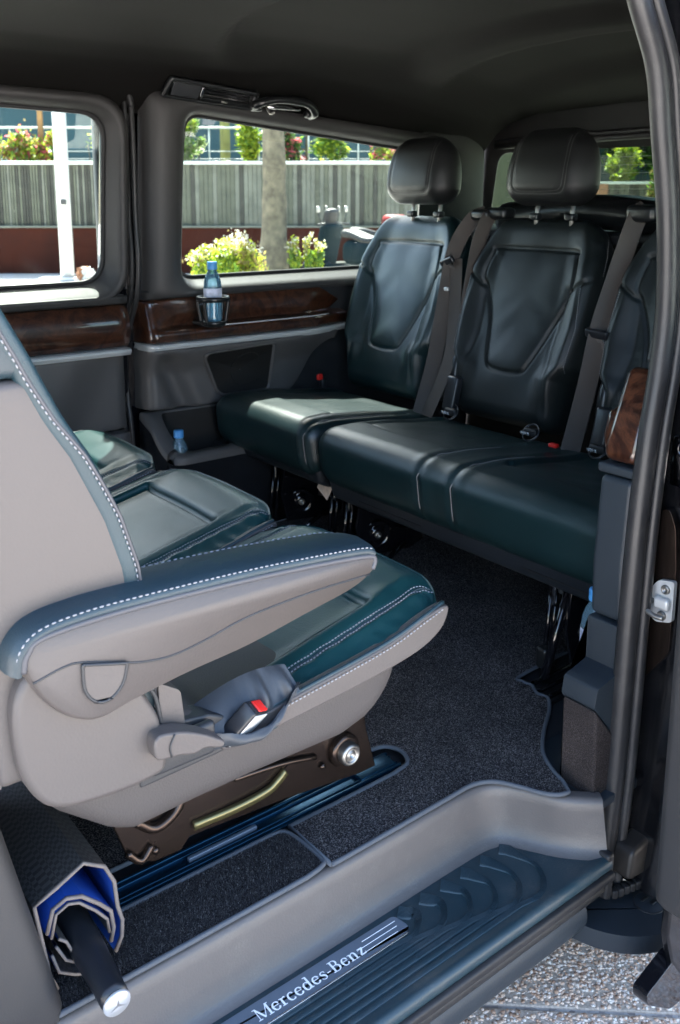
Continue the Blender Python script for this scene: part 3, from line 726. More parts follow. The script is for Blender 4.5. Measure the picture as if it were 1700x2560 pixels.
# metal plate with lettering
pl = roundpoly([(-.98, .094), (-.366, .094), (-.356, .104), (-.362, .134), (-.98, .134)], [.002, .010, .008, .008, .002], 5)
plate = prism('name_plate', [tuple(p) for p in pl], 'xy', -.1005, -.0972, 'plate_metal', stp, bevel=.001, seg=2)
prism('plate_edge', [(-.98, .0915), (-.372, .0915), (-.362, .0945), (-.98, .0940)], 'xy', -.1003, -.0962, 'chrome', stp, bevel=.0005, seg=1)
for k, (xa, xb) in enumerate(((-.437, -.368), (-.452, -.372), (-.452, -.378))):
    box('plate_line', ((xa+xb)/2, .124-.0095*k, -.0970), (xb-xa, .0010, .0006), .0002, 'white_print', stp)
# serif lettering built from strokes: glyph = (advance, list of strokes of (x,y,width)); thick stems, thin hairlines, slab serifs
def arc_(cx, cy, rx, ry, a0, a1, w0, w1, n=10):
    """stroke along an ellipse; thick where the stroke runs upright."""
    out = []
    for i in range(n+1):
        a = math.radians(a0+(a1-a0)*i/n); v = abs(math.cos(a)); out.append((cx+rx*math.cos(a), cy+ry*math.sin(a), w0+(w1-w0)*v))
    return out
TK, TN = .125, .05
def stem(x, y0, y1, w=TK): return [(x, y0, w), (x, y1, w)]
def serif(x, y, w=.26): return [(x-w/2, y, TN), (x+w/2, y, TN)]
G = {
 'M': (1.02, [stem(.16, 0, .72, .05), stem(.86, 0, .72), [(.16, .71, .11), (.50, .03, .11)], [(.50, .03, .04), (.84, .71, .05)], serif(.16, .02), serif(.86, .02, .3), serif(.12, .70, .2), serif(.90, .70, .2)]),
 'e': (.56, [arc_(.28, .24, .20, .23, 25, 335, TN, .12, 18), [(.10, .27, .045), (.47, .27, .045)]]),
 'r': (.46, [stem(.15, 0, .46), serif(.16, .02, .3), serif(.09, .45, .16), [(.17, .34, .05), (.27, .45, .06), (.40, .44, .10)]]),
 'c': (.52, [arc_(.28, .24, .20, .23, 50, 320, TN, .12, 16), [(.40, .40, .09), (.42, .36, .06)]]),
 'd': (.62, [arc_(.26, .24, .18, .23, 40, 320, TN, .12, 16), stem(.45, 0, .76), serif(.38, .75, .18), serif(.51, .02, .16)]),
 's': (.46, [[(.38, .36, .04), (.36, .44, .05), (.22, .47, .05), (.11, .40, .08), (.13, .31, .10), (.28, .23, .12), (.36, .14, .10), (.31, .03, .06), (.19, .01, .05), (.08, .06, .05), (.07, .13, .04)]]),
 '-': (.34, [[(.05, .24, .07), (.29, .24, .07)]]),
 'B': (.72, [stem(.18, 0, .72), serif(.15, .02, .26), serif(.15, .70, .26), [(.20, .70, .05), (.40, .69, .05), (.50, .60, .11), (.50, .48, .11), (.40, .39, .05), (.20, .38, .05)], [(.40, .38, .05), (.55, .30, .11), (.56, .14, .12), (.44, .02, .05), (.20, .02, .05)]]),
 'n': (.66, [stem(.16, 0, .46), serif(.17, .02, .28), serif(.09, .45, .16), [(.19, .34, .05), (.28, .44, .05), (.40, .45, .08), (.48, .34, .12), (.48, 0, .12)], serif(.49, .02, .28)]),
 'z': (.54, [[(.09, .44, .06), (.45, .44, .06)], [(.42, .43, .11), (.10, .03, .11)], [(.09, .03, .06), (.46, .03, .06)], [(.10, .44, .04), (.09, .34, .04)], [(.46, .04, .04), (.47, .15, .04)]]),
}
def lettering(text, x0, y0, h, mat, parent, squash=1.):
    x = x0
    for ch in text:
        adv, strokes = G[ch]; VV = []; FF = []
        for j, stt in enumerate(strokes):
            A = np.array(stt, float)
            if len(A) > 2: A = catmull(A, 4)
            T = np.gradient(A[:, :2], axis=0); T /= np.linalg.norm(T, axis=1, keepdims=True)+1e-9; Nn = np.stack([-T[:, 1], T[:, 0]], 1)
            Lf = A[:, :2]+Nn*A[:, 2:]/2; Rt = A[:, :2]-Nn*A[:, 2:]/2; o = len(VV); n = len(A)
            for p in Lf: VV.append((x+p[0]*h*squash, y0+p[1]*h, -.0969+.00002*j))
            for p in Rt: VV.append((x+p[0]*h*squash, y0+p[1]*h, -.0969+.00002*j))
            FF += [(o+i, o+i+1, o+n+i+1, o+n+i) for i in range(n-1)]
        obj('letter', VV, FF, mat, parent, smooth=False); x += adv*h*squash
    return x
tot = sum(G[c_][0] for c_ in 'Mercedes-Benz'); hh = .0295
lettering('Mercedes-Benz', -.442-tot*hh*.90, .1030, hh, 'white_print', plate, .90)

# ---- sliding-door hardware behind the step
hw = empty('door_roller_arm', (0, 0, 0), None, None); hw.parent = van; del hw['anchor']
ac = roundpoly([(-.020, .072), (-.027, .045), (-.010, -.010), (.030, -.060), (.090, -.092), (.20, -.09), (.19, .0), (.10, .055), (.03, .10)], [.01, .02, .03, .03, .03, .03, .02, .02, .02], 5)
prism('arm_cover', [tuple(p) for p in ac], 'xy', -.256, -.220, 'trim_slate', hw, bevel=.014, seg=5)
cc_ = (.120, -.028, -.2195)
lathe('round_cap', [(.026, 0), (.026, .001), (.0245, .0016), (.0, .0016)], cc_, 'trim_slate', hw, 28, cap=False)
lathe('cap_ring', [(.0275, 0), (.0275, .0010), (.026, .0022), (.0255, .0006)], cc_, 'rubber_black', hw, 28, cap=False)
for a in (-.6, 1.6): box('cap_slot', (cc_[0]+.010*math.cos(a), cc_[1]+.010*math.sin(a), -.2175), (.016, .006, .002), .0008, 'rubber_black', hw)
cp = resample(catmull([(.048, .075, -.175), (.046, .050, -.190), (.060, .018, -.198), (.10, .002, -.194), (.145, -.012, -.188), (.20, -.03, -.184)], 8), .0125)
for i, p in enumerate(cp):
    t_ = cp[min(i+1, len(cp)-1)]-cp[max(i-1, 0)]; a = math.degrees(math.atan2(t_[1], t_[0])); box('chain_link', p, (.0115, .016, .017), .003, 'rubber_black', hw, .01, rotm('Z', a))
plain('dusty_paint', (.024, .020, .017), .5, vary=.4, vscale=25)
prism('body_corner', [tuple(p) for p in roundpoly([(.085, -.110), (.165, -.095), (.195, -.12), (.168, -.155), (.128, -.172), (.075, -.165)], .012, 4)], 'xz', -.012, .030, 'dusty_paint', van, bevel=.016, seg=5)
tube('wheel_arch_seal', catmull([(.215, -.02, .02), (.200, -.02, -.06), (.178, -.018, -.125), (.150, -.012, -.160)], 6), .010, 'rubber', van, 10)

# ---- near sliding door, slid back along the body
nd = empty('sliding_door', (0, 0, 0), None, None); nd.parent = van; del nd['anchor']
DO = [(-.028, -.092), (1.12, -.092), (1.12, 1.36), (-.028, 1.36)]; DI = [(.12, .80), (1.0, .80), (1.0, 1.26), (.12, 1.26)]
def dl(P, r, y): return np.array([(x, y, z) for x, z in roundpoly(P, r, 8)])
V, F = ringloft([dl(DI, .06, -.172), dl(DI, .06, -.140), dl(off(DI, .02, .02, .02, .02), .06, -.122), dl(off(DO, -.012, -.012, -.012, -.012), .03, -.120), dl(off(DO, -.004, -.004, -.004, -.004), .035, -.124), dl(DO, .04, -.136), dl(DO, .04, -.175)])
obj('door_panel', V, F, 'trim_grey', nd)
V, F = ringloft([dl(DI, .06, -.176), dl(DO, .04, -.176), dl(DO, .04, -.215), dl(DI, .06, -.215), dl(DI, .06, -.176)]); obj('door_skin', V, F, 'black_gloss', nd, smooth=False)
P = dl(off(DI, .004, .004, .004, .004), .06, -.195); V = np.concatenate([P, P+np.array([0, .004, 0])]); n = len(P)
obj('door_window_pane', V, [tuple(range(n)), tuple(range(n, 2*n))[::-1]]+[(j, j+n, (j+1) % n+n, (j+1) % n) for j in range(n)], 'window_glass', nd, smooth=False)
pr = catmull([(.020, -.118, -.10), (.012, -.122, -.16), (-.006, -.118, -.235), (-.020, -.112, -.285)], 5)
prism('roller_bracket', [(.016, -.045), (.050, -.03), (.12, -.04), (.12, -.30), (.066, -.27), (.021, -.208), (.0, -.146), (.002, -.108)], 'xz', -.138, -.122, 'jamb_paint', nd, bevel=.005)
prism('bracket_foot', [tuple(p) for p in roundpoly([(.038, -.205), (-.046, -.232), (-.044, -.252), (.030, -.306), (.09, -.310), (.075, -.25)], .008, 3)], 'xz', -.136, -.108, 'black_gloss', nd, bevel=.007)
box('bracket_edge', (.085, -.132, -.285), (.05, .004, .012), .001, 'steel_ridge', nd, rot=rotm('Y', -35))
lathe('bolt', [(.008, 0), (.008, .012), (.0065, .014), (.0065, .026), (.005, .028), (0, .028)], (.004, -.139, -.060), 'bolt_steel', nd, 16, axis=(-.9, -.4, 0), cap=False)
# polished lock hardware at the door's rear edge of the jamb
box('lock_block', (.180, .004, .600), (.014, .045, .090), .005, 'chrome', van, .01)
lathe('lock_ring', [(.017, 0), (.017, .004), (.012, .005), (.0115, .0), (0, 0)], (.173, -.002, .625), 'black_gloss', van, 24, axis=(-1, 0, 0), cap=False)
# ------------------------------------------------------------------ rear seats
KB = .33; nb = math.sqrt(1+KB*KB)
TB = np.array([KB, 0, 1])/nb; NB = np.array([-1, 0, KB])/nb           # up the backrest, out of the backrest (towards the front)
LB = .600
def nearest_d(q, P2, d):
    out = []
    for p in q:
        e = ((P2-p)**2).sum(1); i = np.argpartition(e, 4)[:4]; wgt = 1/(e[i]+1e-8); out.append((d[i]*wgt).sum()/wgt.sum())
    return np.array(out)
INS = catmull([(.125, .905), (-.125, .905), (-.152, .885), (-.160, .80), (-.120, .70), (-.080, .60), (-.050, .567), (.050, .567), (.080, .60), (.105, .70), (.140, .78), (.160, .82), (.150, .885)], 6, True)
def zv(z): return (z-.43)*nb
INSV = np.stack([INS[:, 0], zv(INS[:, 1])], 1)
def back_mesh(seedv, wr=1.):
    V, n, F = rbox((.13, .48, LB), .048, (.03, .0050, .0050))
    x, y, v = V[:, 0]-.065, V[:, 1].copy(), V[:, 2]+LB/2
    wt = np.interp(v, [0, .07, .14, .18, .28, .42, .48, .53, .57, .60], [.182, .190, .196, .228, .240, .236, .224, .204, .178, .150])
    y2 = y/.24*wt
    fr = np.clip(n[:, 0], 0, 1)**1.0
    s = np.abs(y2)/wt
    P2 = np.stack([y2, v], 1); ins = inside(P2, INSV); dd = segdist(P2, np.r_[INSV, INSV[:1]])
    wings = .030*sst(.48, .86, s)*sst(.03, .16, v)*(1-.8*sst(.42, .56, v))-.012*sst(.85, 1., s)
    lumbar = .016*np.exp(-((v-.12)/.11)**2)*(1-s**2)
    top = .006*np.exp(-((v-.545)/.04)**2)
    disp = wings+lumbar+top
    disp = disp+np.where(ins, .010*(1-np.exp(-dd/.028)), 0)-.008*np.exp(-(dd/.0038)**2)
    # raised leather lip around the insert
    
    # shoulder seams from the insert to the sides
    for sg in (1, -1):
        ds = segdist(P2, [(sg*.158, zv(.795)), (sg*.19, zv(.815)), (sg*.235, zv(.842))]); disp = disp-.008*np.exp(-(ds/.004)**2)
        ds = segdist(P2, [(sg*.192, zv(.815)), (sg*.205, zv(.70)), (sg*.195, zv(.58))]); disp = disp-.003*np.exp(-(ds/.0035)**2)
        ds = segdist(P2, [(sg*.150, zv(.80)), (sg*.135, zv(.66)), (sg*.16, zv(.45))]); disp = disp-.004*np.exp(-(ds/.010)**2)
    # soft folds in the lower insert
    m_ = np.where(ins, 1., 0)*(1-np.exp(-dd/.03))*np.exp(-((v-.25)/.11)**2)
    disp = disp+wr*m_*fold(y2*.7, v+.45*np.abs(y2), seedv, .0008, 10, 56)
    disp = disp+.0015*fold(y2, v, seedv+9, 1, 30, 18)*fr*.4
    x2 = x+disp*fr
    bk = np.clip(-x/.13, 0, 1); x2 = x2+bk*.045*sst(.25, .6, v)            # thinner towards the top
    return np.stack([x2, y2, v], 1), F, fr
def to_world(L, cy, x0=.690, z0=.425):
    O = np.array([x0, cy, z0]); return O+L[:, :1]*NB+L[:, 1:2]*np.array([0, 1, 0])+L[:, 2:3]*TB
def rear_back(parent, cy, seedv, wr=1., stitch='thread_dark', mat='leather_back'):
    L, F, fr = back_mesh(seedv, wr)
    o = obj('backrest', to_world(L, cy), F, mat, parent)
    f_ = fr > .25; P2 = L[f_][:, 1:]; dx = L[f_][:, 0]
    for sg in (1, -1):
        for path in ([(sg*.199, zv(.81)), (sg*.212, zv(.70)), (sg*.202, zv(.585))], [(sg*.214, zv(.95)), (sg*.225, zv(.90)), (sg*.228, zv(.845))]):
            q = resample(path, .006); d = nearest_d(q, P2, dx)+.0012
            stitches('stitching', to_world(np.concatenate([d[:, None], q], 1), cy), stitch, o, .0062, .004, .0008)
    # hard back shell and hinge area
    V, n, F2 = rbox((.03, .44, .50), .012, .08); obj('back_shell', to_world(V+np.array([-.118, 0, .27]), cy), F2, 'trim_dark', parent)
    return o
def headrest(parent, cy, seedv, tilt=0.):
    V, n, F = rbox((.120, .282, .210), .0585, .009)
    z = V[:, 2].copy(); V[:, 1] *= np.sqrt(np.clip(1-(np.clip(z+.03, 0, 1)/.185)**2.2, .1, 1))*(1.03-.04*sst(-.04, -.10, z)); V[:, 0] *= 1-.35*sst(-.03, .11, z)
    V[:, 0] += .010*(1-(V[:, 1]/.14)**2)*np.clip(n[:, 0], 0, 1)
    pth = catmull([(-.086, .086), (-.090, .02), (-.090, -.045), (-.080, -.068), (-.05, -.074), (.05, -.074), (.080, -.068), (.090, -.045), (.090, .02), (.086, .086)], 6)
    dd = segdist(V[:, 1:], pth); V = V-n*(.0035*np.exp(-(dd/.004)**2))[:, None]*(n[:, :1] > .1)
    def tw(L): return np.array([.865, cy, 1.128])-L[:, :1]*np.array([1, 0, -.10])+L[:, 1:2]*np.array([0, 1, 0])+L[:, 2:3]*np.array([.10, 0, 1.])
    o = obj('headrest', tw(V), F[:, ::-1], 'leather_headrest', parent)
    f_ = n[:, 0] > .15; P2 = V[f_][:, 1:]; dx = V[f_][:, 0]
    for dlt in (-.0042, .0042):
        q = resample(pth*(1+dlt/.09), .005); d = nearest_d(q, P2, dx)+.0006
        stitches('stitching', tw(np.concatenate([d[:, None], q], 1)), 'thread_dark', o, .0056, .0036, .0006)
    for dy in (-.062, .062):
        tube('headrest_post', [(.872, cy+dy, .94), (.884, cy+dy, 1.06)], .0062, 'bolt_steel', parent, 10)
        box('post_sleeve', (.872, cy+dy, .992), (.028, .030, .020), .006, 'black_satin', parent)
    return o
def cushion_rear(parent, y0, y1, seats, seams, seedv):
    """leather cushion block: front edge at X=.205; seats: (y_lo,y_hi) recessed panels; seams: y of lines running over the front."""
    w_ = y1-y0; cy = (y0+y1)/2
    V, n, F = rbox((.50, w_, .165), .060, (.008, .008, .012))
    x, y, z = V[:, 0]+.455, V[:, 1]+cy, V[:, 2]+.357
    up = np.clip(n[:, 2], 0, 1); frt = np.clip(-n[:, 0], 0, 1); det = np.maximum(up, frt)
    disp = 0*x
    for a, b in seats:
        c_ = (a+b)/2; h_ = (b-a)/2; s = (y-c_)/h_
        inn = sst(1.0, .86, np.abs(s))
        disp += up*inn*(-.007*sst(.345, .375, x))
        g = np.exp(-((x-.352-.02*s*s)/.007)**2)*(np.abs(s) < 1); disp -= .006*g*up
        g = np.exp(-((np.abs(s)-.93)*h_/.007)**2)*sst(.33, .36, x); disp -= .005*g*up
        disp += up*inn*sst(.36, .42, x)*fold(x, y, seedv, .0006, 26, 34)
    for ys in seams:
        disp -= .005*np.exp(-((y-ys)/.0040)**2)*det*(x < .60)
        disp += .0022*np.exp(-((np.abs(y-ys)-.020)/.014)**2)*det
    disp += det*fold(x*1.0, y, seedv+3, .0004, 30, 22)
    x = x+n[:, 0]*disp; z = z+n[:, 2]*disp
    x = x+.016*np.clip((.40-z)/.12, 0, 1)*frt                                # front face tucks in towards the floor
    z = z-.035*sst(.30, .70, x)*up                                           # cushion falls to the rear
    o = obj('seat_cushion', np.stack([x, y, z], 1), F, 'leather_rear', parent)
    for ys in seams:                                                          # pale cord in each seam, over the front edge
        tp = up > .5; fp = frt > .5; A = np.array([(a, ys) for a in np.linspace(.50, .262, 26)]); B = np.array([(a, ys) for a in np.linspace(.412, .315, 14)])
        za = nearest_d(A, np.stack([x, y], 1)[tp], z[tp]); xb = nearest_d(B, np.stack([z, y], 1)[fp], x[fp])
        P = np.concatenate([np.stack([A[:, 0], A[:, 1], za+.0006], 1), np.stack([xb-.0006, B[:, 1], B[:, 0]], 1)]); tube('seam_cord', resample(catmull(P[::3], 4), .006), .0015, 'thread_dark', o, 6)
    return o
def skirt_rear(parent, y0, y1, zb=.225):
    poly = [(.240, .318), (.66, .318), (.66, .26), (.42, zb-.01), (.30, zb), (.268, zb+.015)]
    return prism('seat_skirt', poly, 'xz', y0+.012, y1-.012, 'skirt_navy', parent, bevel=.014, seg=4)
def belt(parent, P, wd=.046, up=(-1, -.6, 0)): return ribbon('belt_strap', P, wd, .0018, 'belt', parent, up)
def tongue(parent, p, ang, sc=1.):
    R = rotm('X', ang) ; R = rotm('Y', -20) @ R
    def pl(name, c, dim, r, mat): V, n, F = rbox(dim, r, .02); return obj(name, (V+np.array(c))*sc @ R.T+np.array(p), F, mat, parent)
    pl('tongue_grip', (0, 0, 0), (.014, .062, .022), .005, 'buckle_black')
    f_ = roundpoly([(-.016, -.058), (.016, -.058), (.020, -.010), (-.020, -.010)], .004, 3); g_ = roundpoly([(-.009, -.048), (.009, -.048), (.010, -.022), (-.010, -.022)], .003, 3)
    def lp(A, x): return np.array([R @ (np.array([x, a, b])*sc)+np.array(p) for a, b in A])
    V, F = ringloft([lp(f_, -.0015), lp(f_, .0015), lp(g_, .0015), lp(g_, -.0015), lp(f_, -.0015)]); obj('tongue_plate', V, F, 'chrome', parent, smooth=False)
def isofix(parent, cy):
    V, F = ringloft([np.array([(.655+.022*math.sin(a)*.7, cy+r*math.cos(a), .428+dz+.020*math.sin(a)) for a in np.linspace(0, 2*PI, 20, endpoint=False)]) for r, dz in ((.027, -.002), (.027, .001), (.023, .002), (.021, -.002))])
    o = obj('isofix_guide', V, F, 'trim_dark', parent)
    box('isofix_slot', (.658, cy, .428), (.02, .044, .022), .006, 'rubber_black', parent)
    # small lettering ISOFIX
    S = {'I': [[(0, 0), (0, 1)]], 'S': [[(.5, 1), (0, .9), (0, .6), (.5, .4), (.5, .1), (0, 0)]], 'O': [[(0, 0), (0, 1), (.5, 1), (.5, 0), (0, 0)]], 'F': [[(0, 0), (0, 1), (.5, 1)], [(0, .5), (.4, .5)]], 'X': [[(0, 0), (.5, 1)], [(0, 1), (.5, 0)]]}
    VV = []; FF = []; xx = .0
    for ch in 'ISOFIX':
        for s_ in S[ch]:
            for (a, b), (c_, d) in zip(s_[:-1], s_[1:]):
                q = [np.array([.637-.003*v, cy+.018-(xx+u)*.0062, .424+.008*v]) for u, v in ((a, b), (c_, d))]
                v_, f_ = sweep(q, circ(.0007, 4)); FF += [tuple(i+len(VV) for i in g) for g in f_]; VV += list(v_)
        xx += (.45 if ch == 'I' else 1.0)
    obj('isofix_lettering', VV, FF, 'white_print', parent)
def seat_foot(parent, cy, x0=.40):
    """black steel leg frame with round bolt boss."""
    prism('leg_frame', [(x0-.03, .215), (x0-.045, .12), (x0-.02, .03), (x0+.16, .012), (x0+.22, .03), (x0+.20, .06), (x0+.10, .09), (x0+.12, .22)], 'xz', cy-.004, cy+.004, 'black_gloss', parent, bevel=.002)
    lathe('bolt_boss', [(.043, 0), (.043, .006), (.038, .010), (.034, .006), (.024, .005), (.022, .011), (.012, .012)], (x0+.03, cy-.004, .088), 'black_gloss', parent, 28, axis=(-.35, -1, 0))
    lathe('bolt', [(.011, 0), (.011, .006), (.008, .009), (.004, .009), (.0035, .005), (0, .005)], (x0+.026, cy-.014, .088), 'bolt_steel', parent, 14, axis=(-.35, -1, 0), cap=False)
    for dx in (-.062, -.042): tube('strut', [(x0+dx+.030, cy+.050, .215), (x0+dx, cy+.04, .03)], .0055, 'black_gloss', parent, 8)
    lathe('spring', [(.005, 0), (.007, .012), (.005, .024), (.007, .036), (.005, .05), (.006, .06)], (x0-.040, cy+.035, .16), 'chrome', parent, 10)
    tube('release_rod', [(x0+.10, cy-.05, .055), (x0-.01, cy-.06, .012)], .0075, 'black_gloss', parent, 10)

sA = empty('passenger_seat', (.5, 1.41, 0), 'single black leather rear seat against the far side trim, sunlight on its cushion', 'seat')
cushion_rear(sA, 1.135, 1.665, [(1.20, 1.60)], [1.168], 3)
skirt_rear(sA, 1.14, 1.66, .235)
rear_back(sA, 1.420, 21, 1.6, 'thread_dark', 'leather_rear'); headrest(sA, 1.388, 5)
seat_foot(sA, 1.475, .395); seat_foot(sA, 1.20, .42)
box('buckle_button', (.60, 1.60, .452), (.022, .012, .020), .004, 'red_plastic', sA)
box('buckle_stalk', (.615, 1.60, .43), (.02, .018, .03), .004, 'buckle_black', sA)
box('paper_tag', (.315, 1.20, .222), (.003, .055, .050), .001, 'tag_paper', sA, rot=rotm('X', 30))
# belt of the single seat: from its shoulder outlet down the gap, doubled
belt(sA, catmull([(.905, 1.150, 1.000), (.862, 1.172, .975), (.815, 1.197, .880), (.770, 1.190, .720), (.715, 1.170, .560), (.640, 1.150, .405)], 6), .046)
belt(sA, catmull([(.810, 1.180, .860), (.775, 1.150, .700), (.72, 1.115, .56), (.645, 1.128, .400)], 6), .044, (-1, -.2, 0))
tongue(sA, (.795, 1.205, .852), -20)
box('shoulder_outlet', (.890, 1.145, .992), (.06, .070, .035), .012, 'black_satin', sA)
box('clip', (.74, 1.150, .775), (.010, .016, .012), .003, 'satin_chrome', sA)

sB = empty('rear_bench', (.5, .60, 0), 'double black leather rear bench with two backrests, next to the open door', 'bench seat')
cushion_rear(sB, .085, 1.125, [(.720, 1.080), (.14, .565)], [.700, .590], 8)
skirt_rear(sB, .09, 1.12, .215)
rear_back(sB, .897, 33, 1.0, 'thread'); headrest(sB, .868, 6)
rear_back(sB, .375, 47, .8, 'thread'); headrest(sB, .375, 7)
seat_foot(sB, 1.10, .395); seat_foot(sB, .335, .36)
isofix(sB, 1.035); isofix(sB, .735); isofix(sB, .520)
for cy_ in (1.06, .53):
    box('buckle_stalk', (.685, cy_, .475), (.030, .045, .105), .008, 'buckle_black', sB, rot=rotm('Y', 14))
    tube('hinge_cover', catmull([(.72, cy_+.03, .45), (.735, cy_+.035, .55), (.76, cy_+.03, .60)], 5), .018, 'black_satin', sB, 10)
box('buckle_button', (.598, .612, .428), (.016, .024, .010), .003, 'red_plastic', sB)
belt(sB, catmull([(.905, .590, 1.020), (.868, .597, .985), (.800, .612, .800), (.765, .616, .705), (.720, .612, .560), (.655, .605, .400)], 6), .050)
belt(sB, catmull([(.912, 1.120, 1.000), (.870, 1.110, .985), (.83, 1.112, .90), (.775, 1.10, .70)], 6), .044)
tongue(sB, (.752, .612, .700), 4, 1.1)
box('shoulder_outlet', (.895, .585, 1.005), (.07, .085, .045), .014, 'black_satin', sB)
box('shoulder_outlet', (.905, 1.095, .998), (.06, .080, .035), .012, 'black_satin', sB)
# skirt recess details on the bench front
for a, b in ((.74, .98), (.20, .42)): prism('skirt_slot', [(.275, .236), (.262, .252), (.259, .252), (.270, .236)], 'xz', a, b, 'rubber_black', sB, bevel=.0005, seg=1)
# parcel ledge and dark load space behind the bench
lg = box('luggage_cover', (1.22, .88, .93), (.50, 1.50, .03), .012, 'trim_dark', van, .1)
V, n, F = rbox((.20, 1.05, .10), .045, .03); V[:, 2] += .012*np.sin(V[:, 1]*9); tag(obj('black_bag', V+np.array([1.12, .72, .992]), F, 'black_satin'), 'black soft bag lying behind the rear bench headrests', 'bag')

# ------------------------------------------------------------------ front row, facing the rear
SY = .345                                                          # seat centre of the near one
TL = math.radians(13.0); CT, ST = math.cos(TL), math.sin(TL)
def seat_w(L, cy=SY):
    """seat-local (x forward from the front edge, y, z up from the front top edge) -> world"""
    return np.stack([-.245+L[:, 0]*CT+L[:, 2]*(-ST), cy+L[:, 1], .452+L[:, 0]*ST+L[:, 2]*CT], 1)
FRONTROW = []
def front_cushion(parent):
    V, n, F = rbox((.555, .445, .090), .014, (.0045, .0045, .008))
    x, y, z = V[:, 0]-.2775, V[:, 1].copy(), V[:, 2]-.045
    up = np.clip(n[:, 2], 0, 1); frt = np.clip(n[:, 0], 0, 1); sd = np.clip(np.abs(n[:, 1]), 0, 1); det = np.maximum(up, np.maximum(frt, sd*.6))
    a = np.abs(y); yo = y.copy()
    disp = up*(-.010*sst(.155, .135, a)*sst(-.105, -.135, x))                 # recessed seat panel
    disp += up*(.006*np.exp(-((x+.055)/.05)**2)*sst(.17, .14, a))             # front roll
    disp += up*.007*np.exp(-((a-.150)/.022)**2)*sst(-.06, -.12, x)            # side wells
    disp -= up*.008*np.exp(-((x+.122)/.0038)**2)*sst(.150, .140, a)
    disp -= up*.007*np.exp(-((a-.142)/.0038)**2)*sst(-.115, -.125, x)
    pip = catmull([(-.46, .178), (-.3, .180), (-.12, .180), (-.05, .178), (-.018, .190), (.0, .215)], 6)
    P2 = np.stack([x, a], 1); dp = segdist(P2, pip); disp -= det*.005*np.exp(-(dp/.0035)**2)
    z = z-.022*np.clip((x+.045)/.045, 0, 1)**2*up; z = z-.011*sst(.178, .222, a)*up                                         # shoulder falls away outside the piping
    low = sst(-.032, -.046, z); y = y*(1-.14*low*sst(.16, .2, a)); y = y*(1+.050*np.exp(-((z+.022)/.012)**2)*sst(.2, .22, a)*sst(-.44, -.36, x)); y = y*(1-.10*sst(-.38, -.46, x)*sst(.17, .2, a))
    wrn = np.where((y < -.17) & (x > -.40), 1., .0)*sst(.17, .19, a)
    disp += wrn*fold(x*1.2, y*1.+z, 77, .0007, 90, 35)*det
    disp += up*sst(.16, .13, a)*sst(-.13, -.18, x)*fold(x, y, 31, .0006, 24, 30)
    disp += frt*fold(y, z, 12, .0005, 20, 30)
    V = np.stack([x+n[:, 0]*disp, y+n[:, 1]*disp, np.maximum(z+n[:, 2]*disp, -.052+.012*np.clip(-x/.5, 0, 1))], 1)
    V[:, 0] += .010*np.cos(np.clip(y/.222, -1, 1)*PI/2)-.008-.045*np.clip((np.abs(y)-.13)/.095, 0, 1)**2*sst(-.20, .0, V[:, 0])
    o = obj('seat_cushion', seat_w(V), F, 'leather_front', parent)
    f_ = up > .3; PP = V[f_][:, :2]; zz = V[f_][:, 2]
    for sg in (-1,):
        for dlt in (-.0045, .0035):
            q = resample(np.stack([pip[:, 0], -(pip[:, 1]+dlt)], 1), .004); q = q[(q[:, 0] < -.022)]; d = nearest_d(q, PP, zz)+.0012
            stitches('stitching', seat_w(np.concatenate([q, d[:, None]], 1)), 'thread', o, .0058, .0042, .0011)
    for path in (np.stack([pip[:, 0], -pip[:, 1]], 1)[:-8], np.stack([pip[:, 0], pip[:, 1]], 1)[:-8]):
        q = resample(path, .006); d = nearest_d(q, PP, zz)+.0012; tube('piping', seat_w(np.concatenate([q, d[:, None]], 1)), .0017, 'leather_edge', o, 6)
    q = resample(np.stack([pip[:, 0], pip[:, 1]-.004], 1), .005); q = q[q[:, 0] < -.022]; d = nearest_d(q, PP, zz)+.0012
    stitches('stitching', seat_w(np.concatenate([q, d[:, None]], 1)), 'thread', o, .0058, .0040, .0008)
    return o
def submesh(V, n, F, mask):
    keep = mask[F].all(1); G_ = F[keep]; u, inv = np.unique(G_, return_inverse=True)
    return V[u]+.0006*nworld(n[u]), inv.reshape(G_.shape)
def nworld(n): return np.stack([n[:, 0]*CT-n[:, 2]*ST, n[:, 1], n[:, 0]*ST+n[:, 2]*CT], 1)
def xfront(z):
    return np.interp(z, [.36, .50, .624, .688, .768, .812, .859, .882, .943, 1.10], [-.765, -.772, -.786, -.805, -.841, -.868, -.890, -.900, -.931, -.985])
